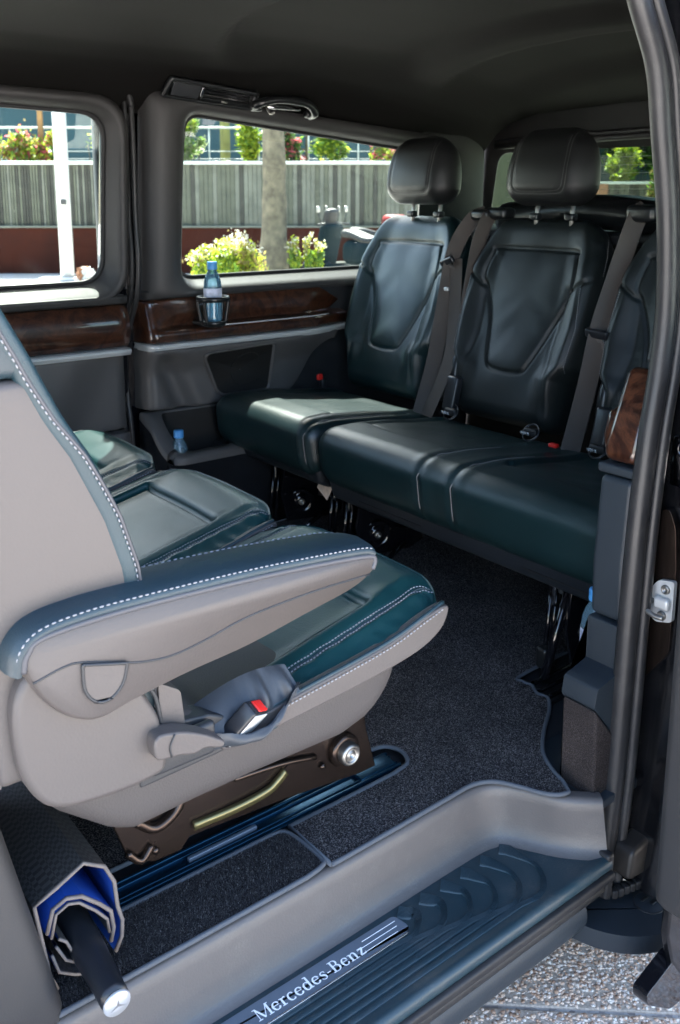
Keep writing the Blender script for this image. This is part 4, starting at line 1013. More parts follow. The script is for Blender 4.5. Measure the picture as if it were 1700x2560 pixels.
def front_back(parent):
    # beige body of the backrest
    V, n, F = rbox((.19, .455, .46), .010, (.02, .03, .018))
    z = V[:, 2]+.63; x = xfront(z)+V[:, 0]-.106; y = V[:, 1]+SY
    b = obj('backrest', np.stack([x, y, z], 1), F, 'seat_shell', parent)
    # leather facing wrapped over the front edge
    V, n, F = rbox((.030, .4585, .715), .0105, (.010, .018, .012))
    z = V[:, 2]+.745; x = xfront(z)+V[:, 0]-.015; y = V[:, 1]+SY
    obj('leather_facing', np.stack([x, y, z], 1), F, 'leather_edge', parent)
    # upper side pad in leather above the shell line
    V, n, F = rbox((.185, .456, .26), .012, (.02, .05, .03)); z = V[:, 2]+.992
    obj('upper_pad', np.stack([xfront(z)+V[:, 0]-.1035, V[:, 1]+SY, z], 1), F, 'leather_armrest', parent)
    zz = np.linspace(.40, 1.08, 90)
    stitches('stitching', np.stack([xfront(zz)-.009-.012*sst(.72, .88, zz), np.full(90, SY-.2302), zz], 1), 'thread', b, .0075, .0048, .0010)
    tube('piping', np.stack([xfront(zz)-.0055-.012*sst(.72, .88, zz), np.full(90, SY-.2290), zz], 1), .0022, 'seat_piping', b, 8)
    V, n, F = rbox((.11, .27, .20), .05, .03); obj('headrest', V+np.array([-1.03, SY, 1.22]), F, 'leather_armrest', parent)
    # rear shell flap that curves down behind
    P = []
    for z in np.linspace(.40, .62, 16):
        xb = -.955+.020*math.sin((z-.40)/.22*PI)-.010; P.append([(xb-.05*k, SY-.222+.004*k*k, z-.012*k) for k in np.linspace(0, 2, 6)])
    V, F = grid(np.array(P)); V2 = V+np.array([0, .012, 0]); obj('shell_flap', np.concatenate([V, V2]), np.concatenate([F, F[:, ::-1]+len(V)]), 'seat_shell', parent)
def hull(parent):
    xs = np.array([-.960, -.93, -.90, -.83, -.80, -.64, -.47, -.42, -.395, -.365]); zb = np.array([.43, .375, .332, .274, .260, .266, .262, .276, .300, .35])
    zt = np.interp(xs, [-.945, -.90, -.79, -.56, -.40, -.30], [.46, .40, .362, .372, .380, .40])
    V, n, F = rbox((.59, .456, .10), .024, (.012, .04, .014))
    X = -.660+V[:, 0]; f_ = np.clip((V[:, 2]+.05)/.10, 0, 1)
    B = np.interp(X, xs, zb); T_ = np.interp(X, xs, zt)+.004+.035*sst(-.66, -.74, X)
    Z = B+(T_-B)*f_; Y = SY+V[:, 1]*(1-.06*(1-f_)**1.5)
    o = obj('seat_skirt', np.stack([X, Y, Z], 1), F, 'seat_skirt', parent)
    # smooth upper side panel at the back, under the armrest
    prism('side_cover', [tuple(p) for p in catmull([(-.948, .52), (-.952, .44), (-.935, .388), (-.905, .362), (-.84, .352), (-.785, .354), (-.772, .368), (-.776, .40), (-.780, .43), (-.795, .462), (-.82, .50), (-.90, .55)], 5, True)], 'xz', SY-.248, SY-.19, 'seat_shell', parent, bevel=.014, seg=5)
    prism('side_cover', [tuple(p) for p in roundpoly([(-.775, .352), (-.735, .352), (-.745, .45), (-.775, .47)], .006, 3)], 'xz', SY-.236, SY-.19, 'seat_shell', parent, bevel=.006)
    tube('cover_gap', catmull([(-.795, SY-.2375, .478), (-.781, SY-.2375, .455), (-.775, SY-.2375, .42), (-.772, SY-.2375, .385), (-.768, SY-.2375, .362)], 6), .0030, 'trim_dark', parent, 6)
    prism('side_filler', [(-.80, .33), (-.66, .335), (-.655, .375), (-.70, .395), (-.80, .41)], 'xz', SY-.226, SY-.19, 'trim_dark', parent, bevel=.004)
    # front side panel below the leather seam
    side = catmull([(-.284, .431), (-.283, .412), (-.300, .391), (-.345, .372), (-.44, .358), (-.60, .345), (-.68, .342), (-.68, .362), (-.565, .381), (-.41, .402), (-.33, .424)], 5, True)
    prism('side_panel', [tuple(p) for p in side], 'xz', SY-.238, SY-.218, 'seat_shell', parent, bevel=.008, seg=5)
    prism('front_panel', [tuple(p) for p in catmull([(-.286, .424), (-.286, .408), (-.302, .390), (-.346, .371), (-.44, .358), (-.44, .385), (-.33, .415)], 4, True)], 'xz', SY-.172, SY+.236, 'seat_shell', parent, bevel=.006)
    stitches('stitching', catmull([(-.288, SY-.2375, .428), (-.33, SY-.2405, .4185), (-.41, SY-.2405, .397), (-.565, SY-.2405, .376), (-.60, SY-.2405, .372)], 8), 'thread', parent, .0068, .0045, .0012)
    tube('seam_piping', catmull([(-.284, SY-.228, .433), (-.33, SY-.233, .4235), (-.41, SY-.233, .4025), (-.565, SY-.233, .382), (-.66, SY-.233, .37)], 6), .0035, 'leather_edge', parent, 8)
    return o
def armrest(parent):
    ar = empty('armrest', (0, 0, 0), None, None); ar.parent = parent; del ar['anchor']
    out = catmull([(-.946, .560), (-.934, .582), (-.90, .590), (-.811, .590), (-.657, .583), (-.53, .573), (-.462, .566), (-.448, .555), (-.453, .541), (-.489, .524), (-.57, .508), (-.659, .491), (-.747, .482), (-.816, .472), (-.862, .464), (-.895, .478), (-.925, .512)], 5, True)
    y0, y1 = SY-.262, SY-.180
    V = []; n = len(out); c_ = out.mean(0); loops = []
    def lp(k, y, d=0.):
        T = np.roll(out, -1, 0)-np.roll(out, 1, 0); T /= np.linalg.norm(T, axis=1, keepdims=True); nn = np.stack([T[:, 1], -T[:, 0]], 1)
        # polygon runs clockwise: nn points outward or inward, fix by centroid
        sg = np.sign(((out-c_)*nn).sum(1).mean()); q = out+sg*nn*d; return np.array([(a, y, b) for a, b in q])
    seq = [(-.040, y0-.0000), (-.020, y0-.0010), (-.010, y0+.0005), (-.004, y0+.004), (0, y0+.011), (0, y1-.011), (-.004, y1-.004), (-.012, y1), (-.04, y1)]
    L_ = [lp(1, y, d) for d, y in seq]
    # inner rings shrink towards the centroid, not by offset (thin shape)
    def shr(k, y): q = (out-c_)*np.array([1-.25*(1-k), k])+c_; return np.array([(a, y, b) for a, b in q])
    L_ = [shr(.90, y0), lp(1, y0+.003, -.003)]+L_[4:7]+[shr(.8, y1)]
    V, F = ringloft(L_); n = len(out); F = list(F)+[tuple(range(n))[::-1], tuple(range(5*n, 6*n))]; obj('armrest_body', V, F, 'seat_shell', ar)
    # leather pad over the top
    top = catmull([(-.952, .548), (-.946, .572), (-.925, .590), (-.88, .5965), (-.811, .5965), (-.657, .590), (-.53, .580), (-.468, .573), (-.452, .566)], 7)
    nt_ = len(top); rows = []
    for k, (yy, dz) in enumerate(((y0+.0005, -.006), (y0-.002, -.001), (y0+.004, .004), (y0+.014, .0075), (y0+.04, .010), (y1-.014, .0075), (y1-.004, .004), (y1+.002, -.001), (y1, -.006))):
        T = np.gradient(top, axis=0); T /= np.linalg.norm(T, axis=1, keepdims=True); nn = np.stack([-T[:, 1], T[:, 0]], 1); q = top+nn*dz
        yyv = np.full(nt_, yy)
        m_ = (y0+y1)/2; tip = sst(-.50, -.452, q[:, 0])*.40; yyv = yy+(m_-yy)*tip*(0 if yy < m_ else 1.)
        rows.append(np.stack([q[:, 0], yyv, q[:, 1]], 1))
    V, F = grid(np.stack(rows, 1)); pad = obj('armrest_pad', V, F[:, ::-1], 'leather_armrest', ar)
    stitches('stitching', np.stack([top[:, 0], np.full(nt_, y0+.0015), top[:, 1]+.0035], 1), 'thread', pad, .0078, .0050, .0011)
    stitches('stitching', rows[-3]+np.array([0, 0, .001]), 'thread', pad, .0088, .0055, .0010)
    edge = catmull([(-.944, .548), (-.938, .568), (-.915, .582), (-.811, .585), (-.657, .578), (-.53, .568), (-.464, .560), (-.452, .552), (-.456, .540)], 8)
    tube('piping', np.stack([edge[:, 0], np.full(len(edge), y0+.002), edge[:, 1]+.003], 1), .0042, 'seat_piping', ar, 8)
    ln = catmull([(-.935, .540), (-.90, .548), (-.877, .546), (-.83, .530), (-.80, .522), (-.765, .519), (-.72, .525), (-.658, .537), (-.56, .542), (-.462, .541)], 8)
    tube('body_seam', np.stack([ln[:, 0], np.full(len(ln), y0+.0004), ln[:, 1]-.004], 1), .0016, 'trim_dark', ar, 6)
    dsh = roundpoly([(-.880, .541), (-.880, .500), (-.858, .486), (-.834, .494), (-.827, .526)], [.002, .02, .012, .02, .002], 6)
    prism('hinge_cover', [tuple(p) for p in dsh], 'xz', y0-.0030, y0+.01, 'seat_shell', ar, bevel=.002)
    tube('hinge_gap', np.array([(a, y0-.0030, b) for a, b in np.r_[dsh, dsh[:1]]]), .0020, 'trim_dark', ar, 6)
    return ar
def pouch(parent):
    # leather belt pouch on the near side with the buckle in it
    us = np.linspace(0, 1, 40); P = []
    rim = catmull([(-.716, .112, .378), (-.690, .100, .374), (-.655, .088, .366), (-.620, .088, .370), (-.590, .096, .388), (-.560, .112, .398)], 8); rim = resample(rim, .004)
    rimp = np.stack([np.interp(us, np.linspace(0, 1, len(rim)), rim[:, i]) for i in range(3)], 1)
    for u, q in zip(us, rimp):
        bot = np.array([-.705+.125*u, .108, .352-.020*math.sin(u*PI)+.028*u]); row = []
        for v in np.linspace(0, 1, 14):
            p = q+(bot-q)*v; p = p+np.array([0, -.014*math.sin(PI*v)*math.sin(PI*u)+.0012*math.sin(u*31+v*4), 0]); row.append(p)
        P.append(row)
    V, F = grid(np.array(P)); obj('belt_pouch', np.concatenate([V, V+np.array([0, .004, -.001])]), np.concatenate([F, F[:, ::-1]+len(V)]), 'pouch', parent)
    P = []
    for u in np.linspace(0, 1, 60):
        row = []
        lo_ = np.array([-.712+.150*u, .108, .358+.024*u]); hi = np.array([-.705+.135*u, .150-.014*u, .397+.018*math.sin(u*PI*.8)+.008*u])
        for v in np.linspace(0, 1, 12):
            p = lo_+(hi-lo_)*v; row.append(p+np.array([0, (.0045*math.sin(u*26+1.5*v)+.003*math.sin(u*47))*math.sin(PI*v)*sst(.25, .7, u)-.006*math.sin(PI*v), 0]))
        P.append(row)
    V, F = grid(np.array(P)); obj('pouch_back', V, F[:, ::-1], 'pouch', parent)
    bk = empty('buckle', (0, 0, 0), None, None); bk.parent = parent; del bk['anchor']
    R = rotm('X', 24) @ rotm('Y', 34) @ rotm('Z', 14); c0 = np.array([-.650, .106, .380])
    def bb(name, c, dim, r, mat): V, n, F = rbox(dim, r, .012); return obj(name, (V+np.array(c)) @ R.T+c0, F, mat, bk)
    bb('buckle_body', (0, 0, -.012), (.040, .024, .060), .0035, 'buckle_black')
    bb('buckle_face', (.0015, -.0118, -.012), (.034, .0025, .054), .001, 'satin_chrome')
    bb('buckle_button', (.007, .0, .0172), (.024, .018, .006), .002, 'red_plastic')
    bb('buckle_slot', (-.012, .0, .0180), (.005, .018, .002), .0008, 'black_satin')
def lever(parent):
    out = catmull([(-.797, .392), (-.796, .419), (-.766, .416), (-.735, .402), (-.708, .384), (-.702, .377), (-.708, .372), (-.730, .380), (-.745, .378), (-.765, .384), (-.780, .386)], 5, True)
    prism('recline_lever', [tuple(p) for p in out], 'xz', SY-.268, SY-.240, 'seat_shell', parent, bevel=.006, seg=4)
    tube('lever_gap', catmull([(-.772, SY-.2685, .416), (-.779, SY-.2690, .402), (-.777, SY-.2685, .388)], 5), .0013, 'trim_dark', parent, 6)
    box('lever_recess', (-.745, SY-.236, .372), (.09, .014, .045), .006, 'trim_dark', parent)
def pedestal(parent, full=True):
    for dy in (-.045, .235):
        y = SY+dy
        prism('pedestal_plate', [(-.775, .30), (-.765, .16), (-.74, .085), (-.70, .066), (-.655, .064), (-.640, .080), (-.46, .066), (-.30, .046), (-.262, .046), (-.285, .13), (-.31, .30)], 'xz', y-.004, y+.004, 'steel_brown', parent, bevel=.003)
    y = SY-.049
    if full:
        lathe('bolt_boss', [(.030, 0), (.030, .008), (.026, .012), (.022, .012)], (-.340, y-.001, .112), 'steel_brown', parent, 24, axis=(0, -1, 0))
        lathe('bolt', [(.020, 0), (.020, .012), (.017, .016), (.013, .016), (.0125, .013), (.008, .013), (.0075, .016), (.005, .016), (.0045, .011), (0, .011)], (-.340, y-.012, .112), 'bolt_steel', parent, 24, axis=(0, -1, 0), cap=False)
        V, F = sweep(catmull([(-.635, y-.004, .098), (-.56, y-.006, .096), (-.50, y-.006, .100), (-.475, y-.006, .112), (-.462, y-.004, .120)], 6), [(-.004, 0), (.004, -.004), (.004, .008), (-.004, .008)], up=(0, 0, 1)); obj('plate_ridge', V, F, 'steel_ridge', parent)
        tube('plate_rib', catmull([(-.56, y-.003, .148), (-.47, y-.004, .138), (-.40, y-.003, .122)], 5), .005, 'steel_brown', parent, 8)
        tube('plate_rib', catmull([(-.73, y-.003, .150), (-.70, y-.006, .128), (-.665, y-.006, .142), (-.645, y-.003, .175)], 6), .008, 'steel_brown', parent, 8)
        tube('plate_rib', catmull([(-.745, y-.003, .105), (-.725, y-.006, .085), (-.705, y-.003, .10)], 6), .006, 'steel_brown', parent, 8)
        for xx, zz in ((-.465, .134), (-.70, .088), (-.385, .098)): lathe('rivet', [(.006, 0), (.005, .003), (0, .004)], (xx, y-.004, zz), 'steel_brown', parent, 12, axis=(0, -1, 0), cap=False)
    box('pedestal_bar', (-.70, SY+.095, .14), (.05, .28, .05), .01, 'steel_brown', parent)
    box('pedestal_bar', (-.33, SY+.095, .15), (.05, .28, .05), .01, 'steel_brown', parent)
    box('seat_pan', (-.60, SY, .31), (.30, .40, .05), .015, 'trim_dark', parent)

fA = empty('armchair_seat', (-.55, SY, 0), 'rear-facing seat nearest the door, grey shell, teal leather cushion, stitched armrest', 'seat', 'rear-facing seats')
front_cushion(fA); front_back(fA); hull(fA); pedestal(fA)
fB = copy_tree(fA, (.0, .465, 0)); fB['label'] = 'middle rear-facing teal leather seat, half hidden behind the armrest seat'; fB['anchor'] = [-.55, SY, 0]
fC = copy_tree(fA, (-.02, .93, 0)); fC['label'] = 'rear-facing seat by the far door, sunlit corner on its cushion'; fC['anchor'] = [-.55, SY, 0]
fB.name = 'armchair_seat'; fC.name = 'armchair_seat'
armrest(fA); pouch(fA); lever(fA)
# ------------------------------------------------------------------ floor: rails, carpets
rails = []
for yy, x1, nm in ((.335, -.185, 'floor rail under the armrest seat, blue-black metal with ridges'), (.62, .9, 'floor rail running along the middle of the carpet'), (.325, 1.2, None)):
    if nm is None: continue
    r_ = empty('floor_rail', (-.7, yy, 0), nm, 'rail', 'seat rails in the floor')
    x0 = -1.35; xs_ = [x0, x1]
    for dy, w_, h_ in ((-.021, .006, .010), (-.011, .004, .008), (.011, .004, .008), (.021, .006, .010)):
        box('rail_ridge', ((x0+x1)/2, yy+dy, h_/2+.001), (x1-x0, w_, h_), .0015, 'rail_blue', r_, .3)
    box('rail_bed', ((x0+x1)/2, yy, .002), (x1-x0, .050, .006), .001, 'rail_blue', r_, .3)
    if yy < .5:
        box('slider_strip', (-.56, yy-.002, .009), (.13, .008, .008), .002, 'plate_metal', r_)
        box('rail_stop', (-.235, yy, .008), (.085, .036, .010), .003, 'rail_blue', r_)
r3 = empty('floor_rail', (.3, .325, 0), 'short floor rail under the bench foot beside the carpeted box', 'rail', 'seat rails in the floor')
for dy in (-.028, 0, .028): box('rail_ridge', (.37, .325+dy, .006), (.34, .009, .010), .002, 'black_gloss', r3, .1)
box('rail_bed', (.37, .325, .002), (.36, .085, .006), .001, 'black_satin', r3, .1)
tube('bench_leg_strut', [(.262, .345, .015), (.350, .350, .225)], .010, 'black_gloss', sB, 10)
tube('bench_leg_strut', [(.300, .375, .02), (.365, .372, .16)], .007, 'black_gloss', sB, 10)
box('leg_clamp', (.30, .372, .045), (.04, .03, .05), .008, 'black_satin', sB)
lathe('strut_end', [(.011, 0), (.012, .012), (.008, .024)], (.338, .37, .185), 'trim_slate', sB, 12, axis=(.4, 0, 1))

def carpet_piece(name, out, z, label, hole=None, pile=0, region=None):
    """carpet sheet with a bound edge and a pile of short tufts."""
    o = prism(name, [tuple(p) for p in out], 'xy', z-.006, z, 'carpet', None, bevel=.002, seg=2)
    tag(o, label, 'carpet', 'floor carpets')
    bnd = np.array([(x, y, z) for x, y in np.r_[out, out[:1]]])
    tube('edge_binding', bnd, .0042, 'carpet_binding', o, 7)
    if pile:
        rs = np.random.RandomState(3); P = rs.uniform([out[:, 0].min(), out[:, 1].min()], [out[:, 0].max(), out[:, 1].max()], (pile*3, 2))
        if region is not None: P = P[(P[:, 0] > region[0]) & (P[:, 0] < region[1]) & (P[:, 1] > region[2]) & (P[:, 1] < region[3])]
        P = P[inside(P, out)][:pile]; n = len(P)
        h = rs.uniform(.0022, .0048, n); a = rs.uniform(0, 6.28, n); ln = rs.uniform(.0, .0028, (n, 2))-.0014; w_ = rs.uniform(.0006, .0011, n)
        V = np.zeros((n, 3, 3)); V[:, :, 0] = P[:, :1]; V[:, :, 1] = P[:, 1:]; V[:, :, 2] = z-.0002
        V[:, 0, 0] += np.cos(a)*w_; V[:, 0, 1] += np.sin(a)*w_; V[:, 1, 0] -= np.cos(a)*w_; V[:, 1, 1] -= np.sin(a)*w_
        V[:, 2, :2] += ln; V[:, 2, 2] += h
        g = obj('carpet_pile', V.reshape(-1, 3), np.arange(3*n).reshape(n, 3), 'carpet_tuft', o, smooth=False); g['kind'] = 'stuff'
        at_ = g.data.attributes.new('tone', 'FLOAT', 'POINT'); at_.data.foreach_set('value', np.repeat(rs.uniform(0, 1, n), 3))
    return o
CZ = .011
edgeL = [(-.452, .182), (-.3, .184), (-.19, .186), (-.128, .186), (-.090, .168), (-.066, .132), (-.048, .095), (-.030, .074), (-.008, .066)]
edgeR = [(.008, .090), (.022, .128), (.050, .172), (.100, .212), (.150, .243), (.180, .262), (.212, .292), (.208, .318), (.225, .345), (.222, .368), (.255, .390), (.60, .40)]
main = np.concatenate([catmull(edgeL, 5), catmull(edgeR, 5), np.array([(1.0, .42), (1.0, 1.53), (-1.3, 1.53), (-1.3, .385), (-.5, .383)]), catmull([(-.22, .382), (-.176, .372), (-.160, .340), (-.176, .306), (-.22, .297)], 5), np.array([(-.3, .296), (-.452, .296)])])
carpet_piece('carpet', main, CZ, 'large charcoal carpet covering the cabin floor up to the step', pile=90000, region=(-.5, .75, .05, 1.15))
strip_m = np.concatenate([np.array([(-1.3, .182), (-.70, .182)]), catmull([(-.50, .183), (-.468, .188), (-.458, .20), (-.460, .26), (-.468, .290), (-.49, .296)], 5), np.array([(-.7, .296), (-1.3, .296)])])
carpet_piece('carpet', strip_m, CZ+.001, 'narrow charcoal carpet strip between the seat rail and the step', pile=36000, region=(-1.0, -.4, .1, .4))

# ------------------------------------------------------------------ loose things in the cabin
def bottle(c, label, sc=1., tilt=None):
    b_ = empty('water_bottle', c, label, 'bottle', 'small plastic water bottles')
    pr = [(.0, .001), (.020, .0), (.026, .004), (.0275, .015), (.0265, .025), (.0275, .035), (.0265, .045), (.0275, .055), (.0275, .105), (.0255, .125), (.020, .142), (.0135, .154), (.0120, .160), (.0120, .168)]
    c = np.array(c, float); pr = [(r*sc, h*sc) for r, h in pr]
    o = lathe('bottle_body', pr, c, 'pet_clear', b_, 28, cap=False)
    lathe('water', [(0, .004*sc)]+[(r*.94, h) for r, h in pr[2:9]]+[(.0257*sc, .088*sc), (0, .088*sc)], c, 'pet_clear', b_, 24, cap=False)
    lathe('label_band', [(.0279*sc, .072*sc), (.0279*sc, .104*sc)], c, 'bottle_label', b_, 28, cap=False)
    lathe('cap', [(.0150*sc, .160*sc), (.0152*sc, .163*sc), (.0152*sc, .180*sc), (.0140*sc, .183*sc), (0, .183*sc)], c, 'bottle_cap', b_, 20, cap=False)
    return b_
bottle((.185, 1.585, .674), 'small water bottle standing in the round cup holder on the wood trim', 1.0)
bottle((.062, 1.600, .170), 'small water bottle with blue cap in the side storage pocket', 1.0)
bottle((.186, .168, .125), 'water bottle with blue cap tucked behind the slate panel near the door', 1.0)

# rolled sun shade on the floor behind the near seat, with the umbrella in it
ss = empty('rolled_sunshade', (-.85, .45, .01), 'rolled folding sunshade, black cloth outside and blue inside, on the floor', 'sunshade')
Y0, Y1 = .215, .80
def sheet(P, th, mat_out, name, mat_edge=True):
    P = np.array(P, float); T = np.gradient(P, axis=0); T /= np.linalg.norm(T, axis=1, keepdims=True); nn = np.stack([-T[:, 1], T[:, 0]], 1)
    A, B = P, P+nn*th; n = len(P)
    ys = np.linspace(Y0, Y1, 8)
    V1, F1 = grid(np.array([[(x, y, z) for x, z in A] for y in ys])); V2, F2 = grid(np.array([[(x, y, z) for x, z in B] for y in ys]))
    obj(name, V1, F1, mat_out[0], ss, smooth=False); obj(name+'_lining', V2, F2[:, ::-1], mat_out[1], ss, smooth=False)
    V = [(x, Y0-.001, z) for x, z in A]+[(x, Y0-.001, z) for x, z in B]; obj('edge_band', V, [(i, i+1, n+i+1, n+i) for i in range(n-1)], 'shade_edge', ss, smooth=False)
    tube('edge_seam', [(x, Y0-.002, z) for x, z in (A+B)/2], th*.75, 'shade_edge', ss, 6)
# outer roll (clockwise from lower left, over the top, down the right side)
sheet([(-.889, .020), (-.898, .045), (-.903, .085), (-.912, .158), (-.880, .172), (-.842, .190), (-.812, .170), (-.799, .140), (-.796, .10), (-.790, .075), (-.792, .050), (-.802, .030)], -.004, ('shade_outer', 'shade_blue'), 'cloth_panel')
sheet([(-.898, .110), (-.888, .142), (-.868, .150), (-.846, .142), (-.822, .118), (-.806, .098), (-.803, .070), (-.808, .050)], -.004, ('shade_blue', 'shade_blue'), 'cloth_fold')
sheet([(-.892, .100), (-.884, .132), (-.866, .140), (-.850, .134), (-.828, .110), (-.812, .088), (-.810, .066)], -.003, ('shade_blue', 'shade_outer'), 'cloth_fold')
sheet([(-.890, .075), (-.882, .045), (-.862, .030), (-.838, .018), (-.820, .022)], -.003, ('shade_outer', 'shade_blue'), 'cloth_fold')
sheet([(-.884, .085), (-.872, .058), (-.852, .042), (-.838, .040)], -.003, ('shade_outer', 'shade_blue'), 'cloth_fold')
sheet([(-.880, .095), (-.870, .085), (-.862, .064), (-.852, .056)], -.003, ('shade_outer', 'shade_blue'), 'cloth_fold')
um = empty('umbrella', (-.84, .3, .03), 'black folding umbrella with round badge on its handle, inside the rolled sunshade', 'umbrella')
ua, ub = np.array([-.842, .44, .092]), np.array([-.846, .118, .050]); ax = (ub-ua)/np.linalg.norm(ub-ua)
lathe('umbrella_handle', [(.012, 0), (.019, .05), (.021, .12), (.0225, .20), (.0215, .245), (.0190, .295), (.0190, .312), (.0185, .322)], ua, 'umbrella_black', um, 28, axis=ax)
lathe('handle_cap', [(.0180, 0), (.0184, .003), (.0168, .0055), (0, .006)], ub-ax*.001, 'emblem', um, 28, axis=ax, cap=False)
# three-pointed star in relief on the cap
qz = Vector((0, 0, 1)).rotation_difference(Vector(ax)).to_matrix()
cz_ = ub+ax*.0052
for k in range(3):
    a = PI/2+k*2*PI/3; pts = [(0.0019*math.cos(a+PI/2), .0019*math.sin(a+PI/2), .0), (.0115*math.cos(a), .0115*math.sin(a), .0), (.0019*math.cos(a-PI/2), .0019*math.sin(a-PI/2), .0), (0, 0, .0016)]
    obj('badge_point', [cz_+np.array(qz @ Vector(p)) for p in pts], [(0, 1, 3), (1, 2, 3), (0, 3, 2)], 'thread_dark', um, smooth=False)
# grey seat shell at the lower left (back of the front passenger seat)
gs = box('front_seat_shell', (-1.09, .34, .19), (.33, .34, .40), .03, 'trim_grey', None, .05)
V = np.array([v.co[:] for v in gs.data.vertices]); V[:, 0] += .085*(V[:, 2]-.19)/.40*-1; gs.data.vertices.foreach_set('co', V.ravel()); gs.data.update()
tag(gs, 'grey moulded base of the front passenger seat at the lower left corner', 'seat base')
# ------------------------------------------------------------------ outside
GZ_ = -.42
FWD = np.array([math.sin(PHI), math.cos(PHI)]); RGT = np.array([math.cos(PHI), -math.sin(PHI)]); C0 = np.array([-1.2387, -.83])
def out_pt(d, lat, z=GZ_):
    p = C0+FWD*d+RGT*lat; return np.array([p[0], p[1], z])
# paving material: exposed aggregate
m, t, b = newmat('paving')
p_ = geom_pos(t)
v = N(t, 'ShaderNodeTexVoronoi', Scale=95.); t.links.new(p_, v.inputs['Vector'])
hs_ = N(t, 'ShaderNodeSeparateColor'); t.links.new(v.outputs['Color'], hs_.inputs[0])
t.links.new(ramp(t, hs_.outputs[0], [(0., (.26, .23, .21)), (.35, (.38, .35, .325)), (.6, (.47, .435, .405)), (.85, (.43, .41, .39)), (1., (.54, .51, .48))]), b.inputs['Base Color'])
b.inputs['Roughness'].default_value = .85
n_ = N(t, 'ShaderNodeTexNoise', Scale=260., Detail=4.); t.links.new(p_, n_.inputs['Vector'])
bump(t, b, [(v.outputs['Distance'], -1., .006), (n_.outputs[0], .4, .002)])
def pebble(name, col):
    m, t, b = newmat(name)
    n1 = N(t, 'ShaderNodeTexNoise', Scale=55., Detail=0.); t.links.new(geom_pos(t), n1.inputs['Vector'])
    n2 = N(t, 'ShaderNodeTexNoise', Scale=500., Detail=3.); t.links.new(geom_pos(t), n2.inputs['Vector'])
    at = N(t, 'ShaderNodeAttribute', attribute_name='tone')
    c_ = ramp(t, at.outputs['Fac'], [(0., (.36, .22, .15)), (.25, (.68, .43, .29)), (.5, (.90, .66, .49)), (.75, (.74, .62, .54)), (1., (.92, .82, .70))])
    mx = N(t, 'ShaderNodeMix', data_type='RGBA', blend_type='MULTIPLY'); mx.inputs[0].default_value = .7
    t.links.new(c_, mx.inputs[6]); t.links.new(ramp(t, n2.outputs[0], [(.3, (.6, .6, .6)), (.7, (1.2, 1.2, 1.2))]), mx.inputs[7]); t.links.new(mx.outputs[2], b.inputs['Base Color'])
    b.inputs['Roughness'].default_value = .8
pebble('pebble', None)
pv = obj('paving', [(-60, -60, GZ_), (90, -60, GZ_), (90, 90, GZ_), (-60, 90, GZ_)], [(0, 1, 2, 3)], 'paving', None, smooth=False); pv['kind'] = 'structure'; pv['label'] = 'exposed aggregate paving around the van'
# two slabs of it by the step, with the joint between them
m, t, b = newmat('slab_mortar')
n1 = N(t, 'ShaderNodeTexNoise', Scale=180., Detail=5.); t.links.new(geom_pos(t), n1.inputs['Vector'])
n2 = N(t, 'ShaderNodeTexNoise', Scale=9., Detail=4.); t.links.new(geom_pos(t), n2.inputs['Vector'])
mx = N(t, 'ShaderNodeMix', data_type='RGBA', blend_type='MULTIPLY'); mx.inputs[0].default_value = .6
t.links.new(ramp(t, n1.outputs[0], [(.3, (.42, .33, .26)), (.7, (.70, .58, .47))]), mx.inputs[6]); t.links.new(ramp(t, n2.outputs[0], [(.3, (.75, .74, .72)), (.7, (1.1, 1.1, 1.1))]), mx.inputs[7])
t.links.new(mx.outputs[2], b.inputs['Base Color']); b.inputs['Roughness'].default_value = .9; bump(t, b, [(n1.outputs[0], .6, .003)])
JP, JT, JN = np.array([-.157, .161]), np.array([.749, -.662]), np.array([.662, .749])
for s0, s1 in ((.004, 1.3), (-1.3, -.004)):
    q = [JP+JT*a_+JN*b_ for a_, b_ in ((-1.6, s0), (1.6, s0), (1.6, s1), (-1.6, s1))]
    o = prism('paving_slab', [tuple(p) for p in q], 'xy', GZ_-.01, GZ_+.004, 'slab_mortar', None, bevel=.003, seg=2); o['kind'] = 'structure'; o['label'] = 'exposed aggregate paving slab beside the step'
rs = np.random.RandomState(11); n = 42000
P = rs.uniform([-.60, -.50], [.75, .38], (n, 2)); P = P[np.abs((P-JP) @ JN) > .008]; n = len(P)
base = np.array([(1, 0, 0), (0, 1, 0), (-1, 0, 0), (0, -1, 0), (0, 0, 1), (.62, .62, .55), (-.62, .62, .55), (-.62, -.62, .55), (.62, -.62, .55)], float)
fb = np.array([(0, 5, 8), (0, 1, 5), (1, 6, 5), (1, 2, 6), (2, 7, 6), (2, 3, 7), (3, 8, 7), (3, 0, 8), (5, 6, 4), (6, 7, 4), (7, 8, 4), (8, 5, 4)])
S = rs.uniform(.0020, .0056, n); a = rs.uniform(0, 6.28, n); asp = rs.uniform(.6, 1., n); hgt = rs.uniform(.35, .7, n)
B = base[None]*(1+rs.uniform(-.22, .22, (n, 9, 1))); B = B*np.stack([S, S*asp, S*hgt], 1)[:, None]
V = B.copy(); V[..., 0] = B[..., 0]*np.cos(a)[:, None]-B[..., 1]*np.sin(a)[:, None]+P[:, :1]; V[..., 1] = B[..., 0]*np.sin(a)[:, None]+B[..., 1]*np.cos(a)[:, None]+P[:, 1:]; V[..., 2] += GZ_+.0034
st_ = obj('aggregate_stones', V.reshape(-1, 3), (fb[None]+9*np.arange(n)[:, None, None]).reshape(-1, 3), 'pebble', None, smooth=True)
at_ = st_.data.attributes.new('tone', 'FLOAT', 'POINT'); at_.data.foreach_set('value', np.repeat(rs.uniform(0, 1, n), 9))
tag(st_, 'small rounded stones set in the paving by the step', 'stones', kind='stuff')

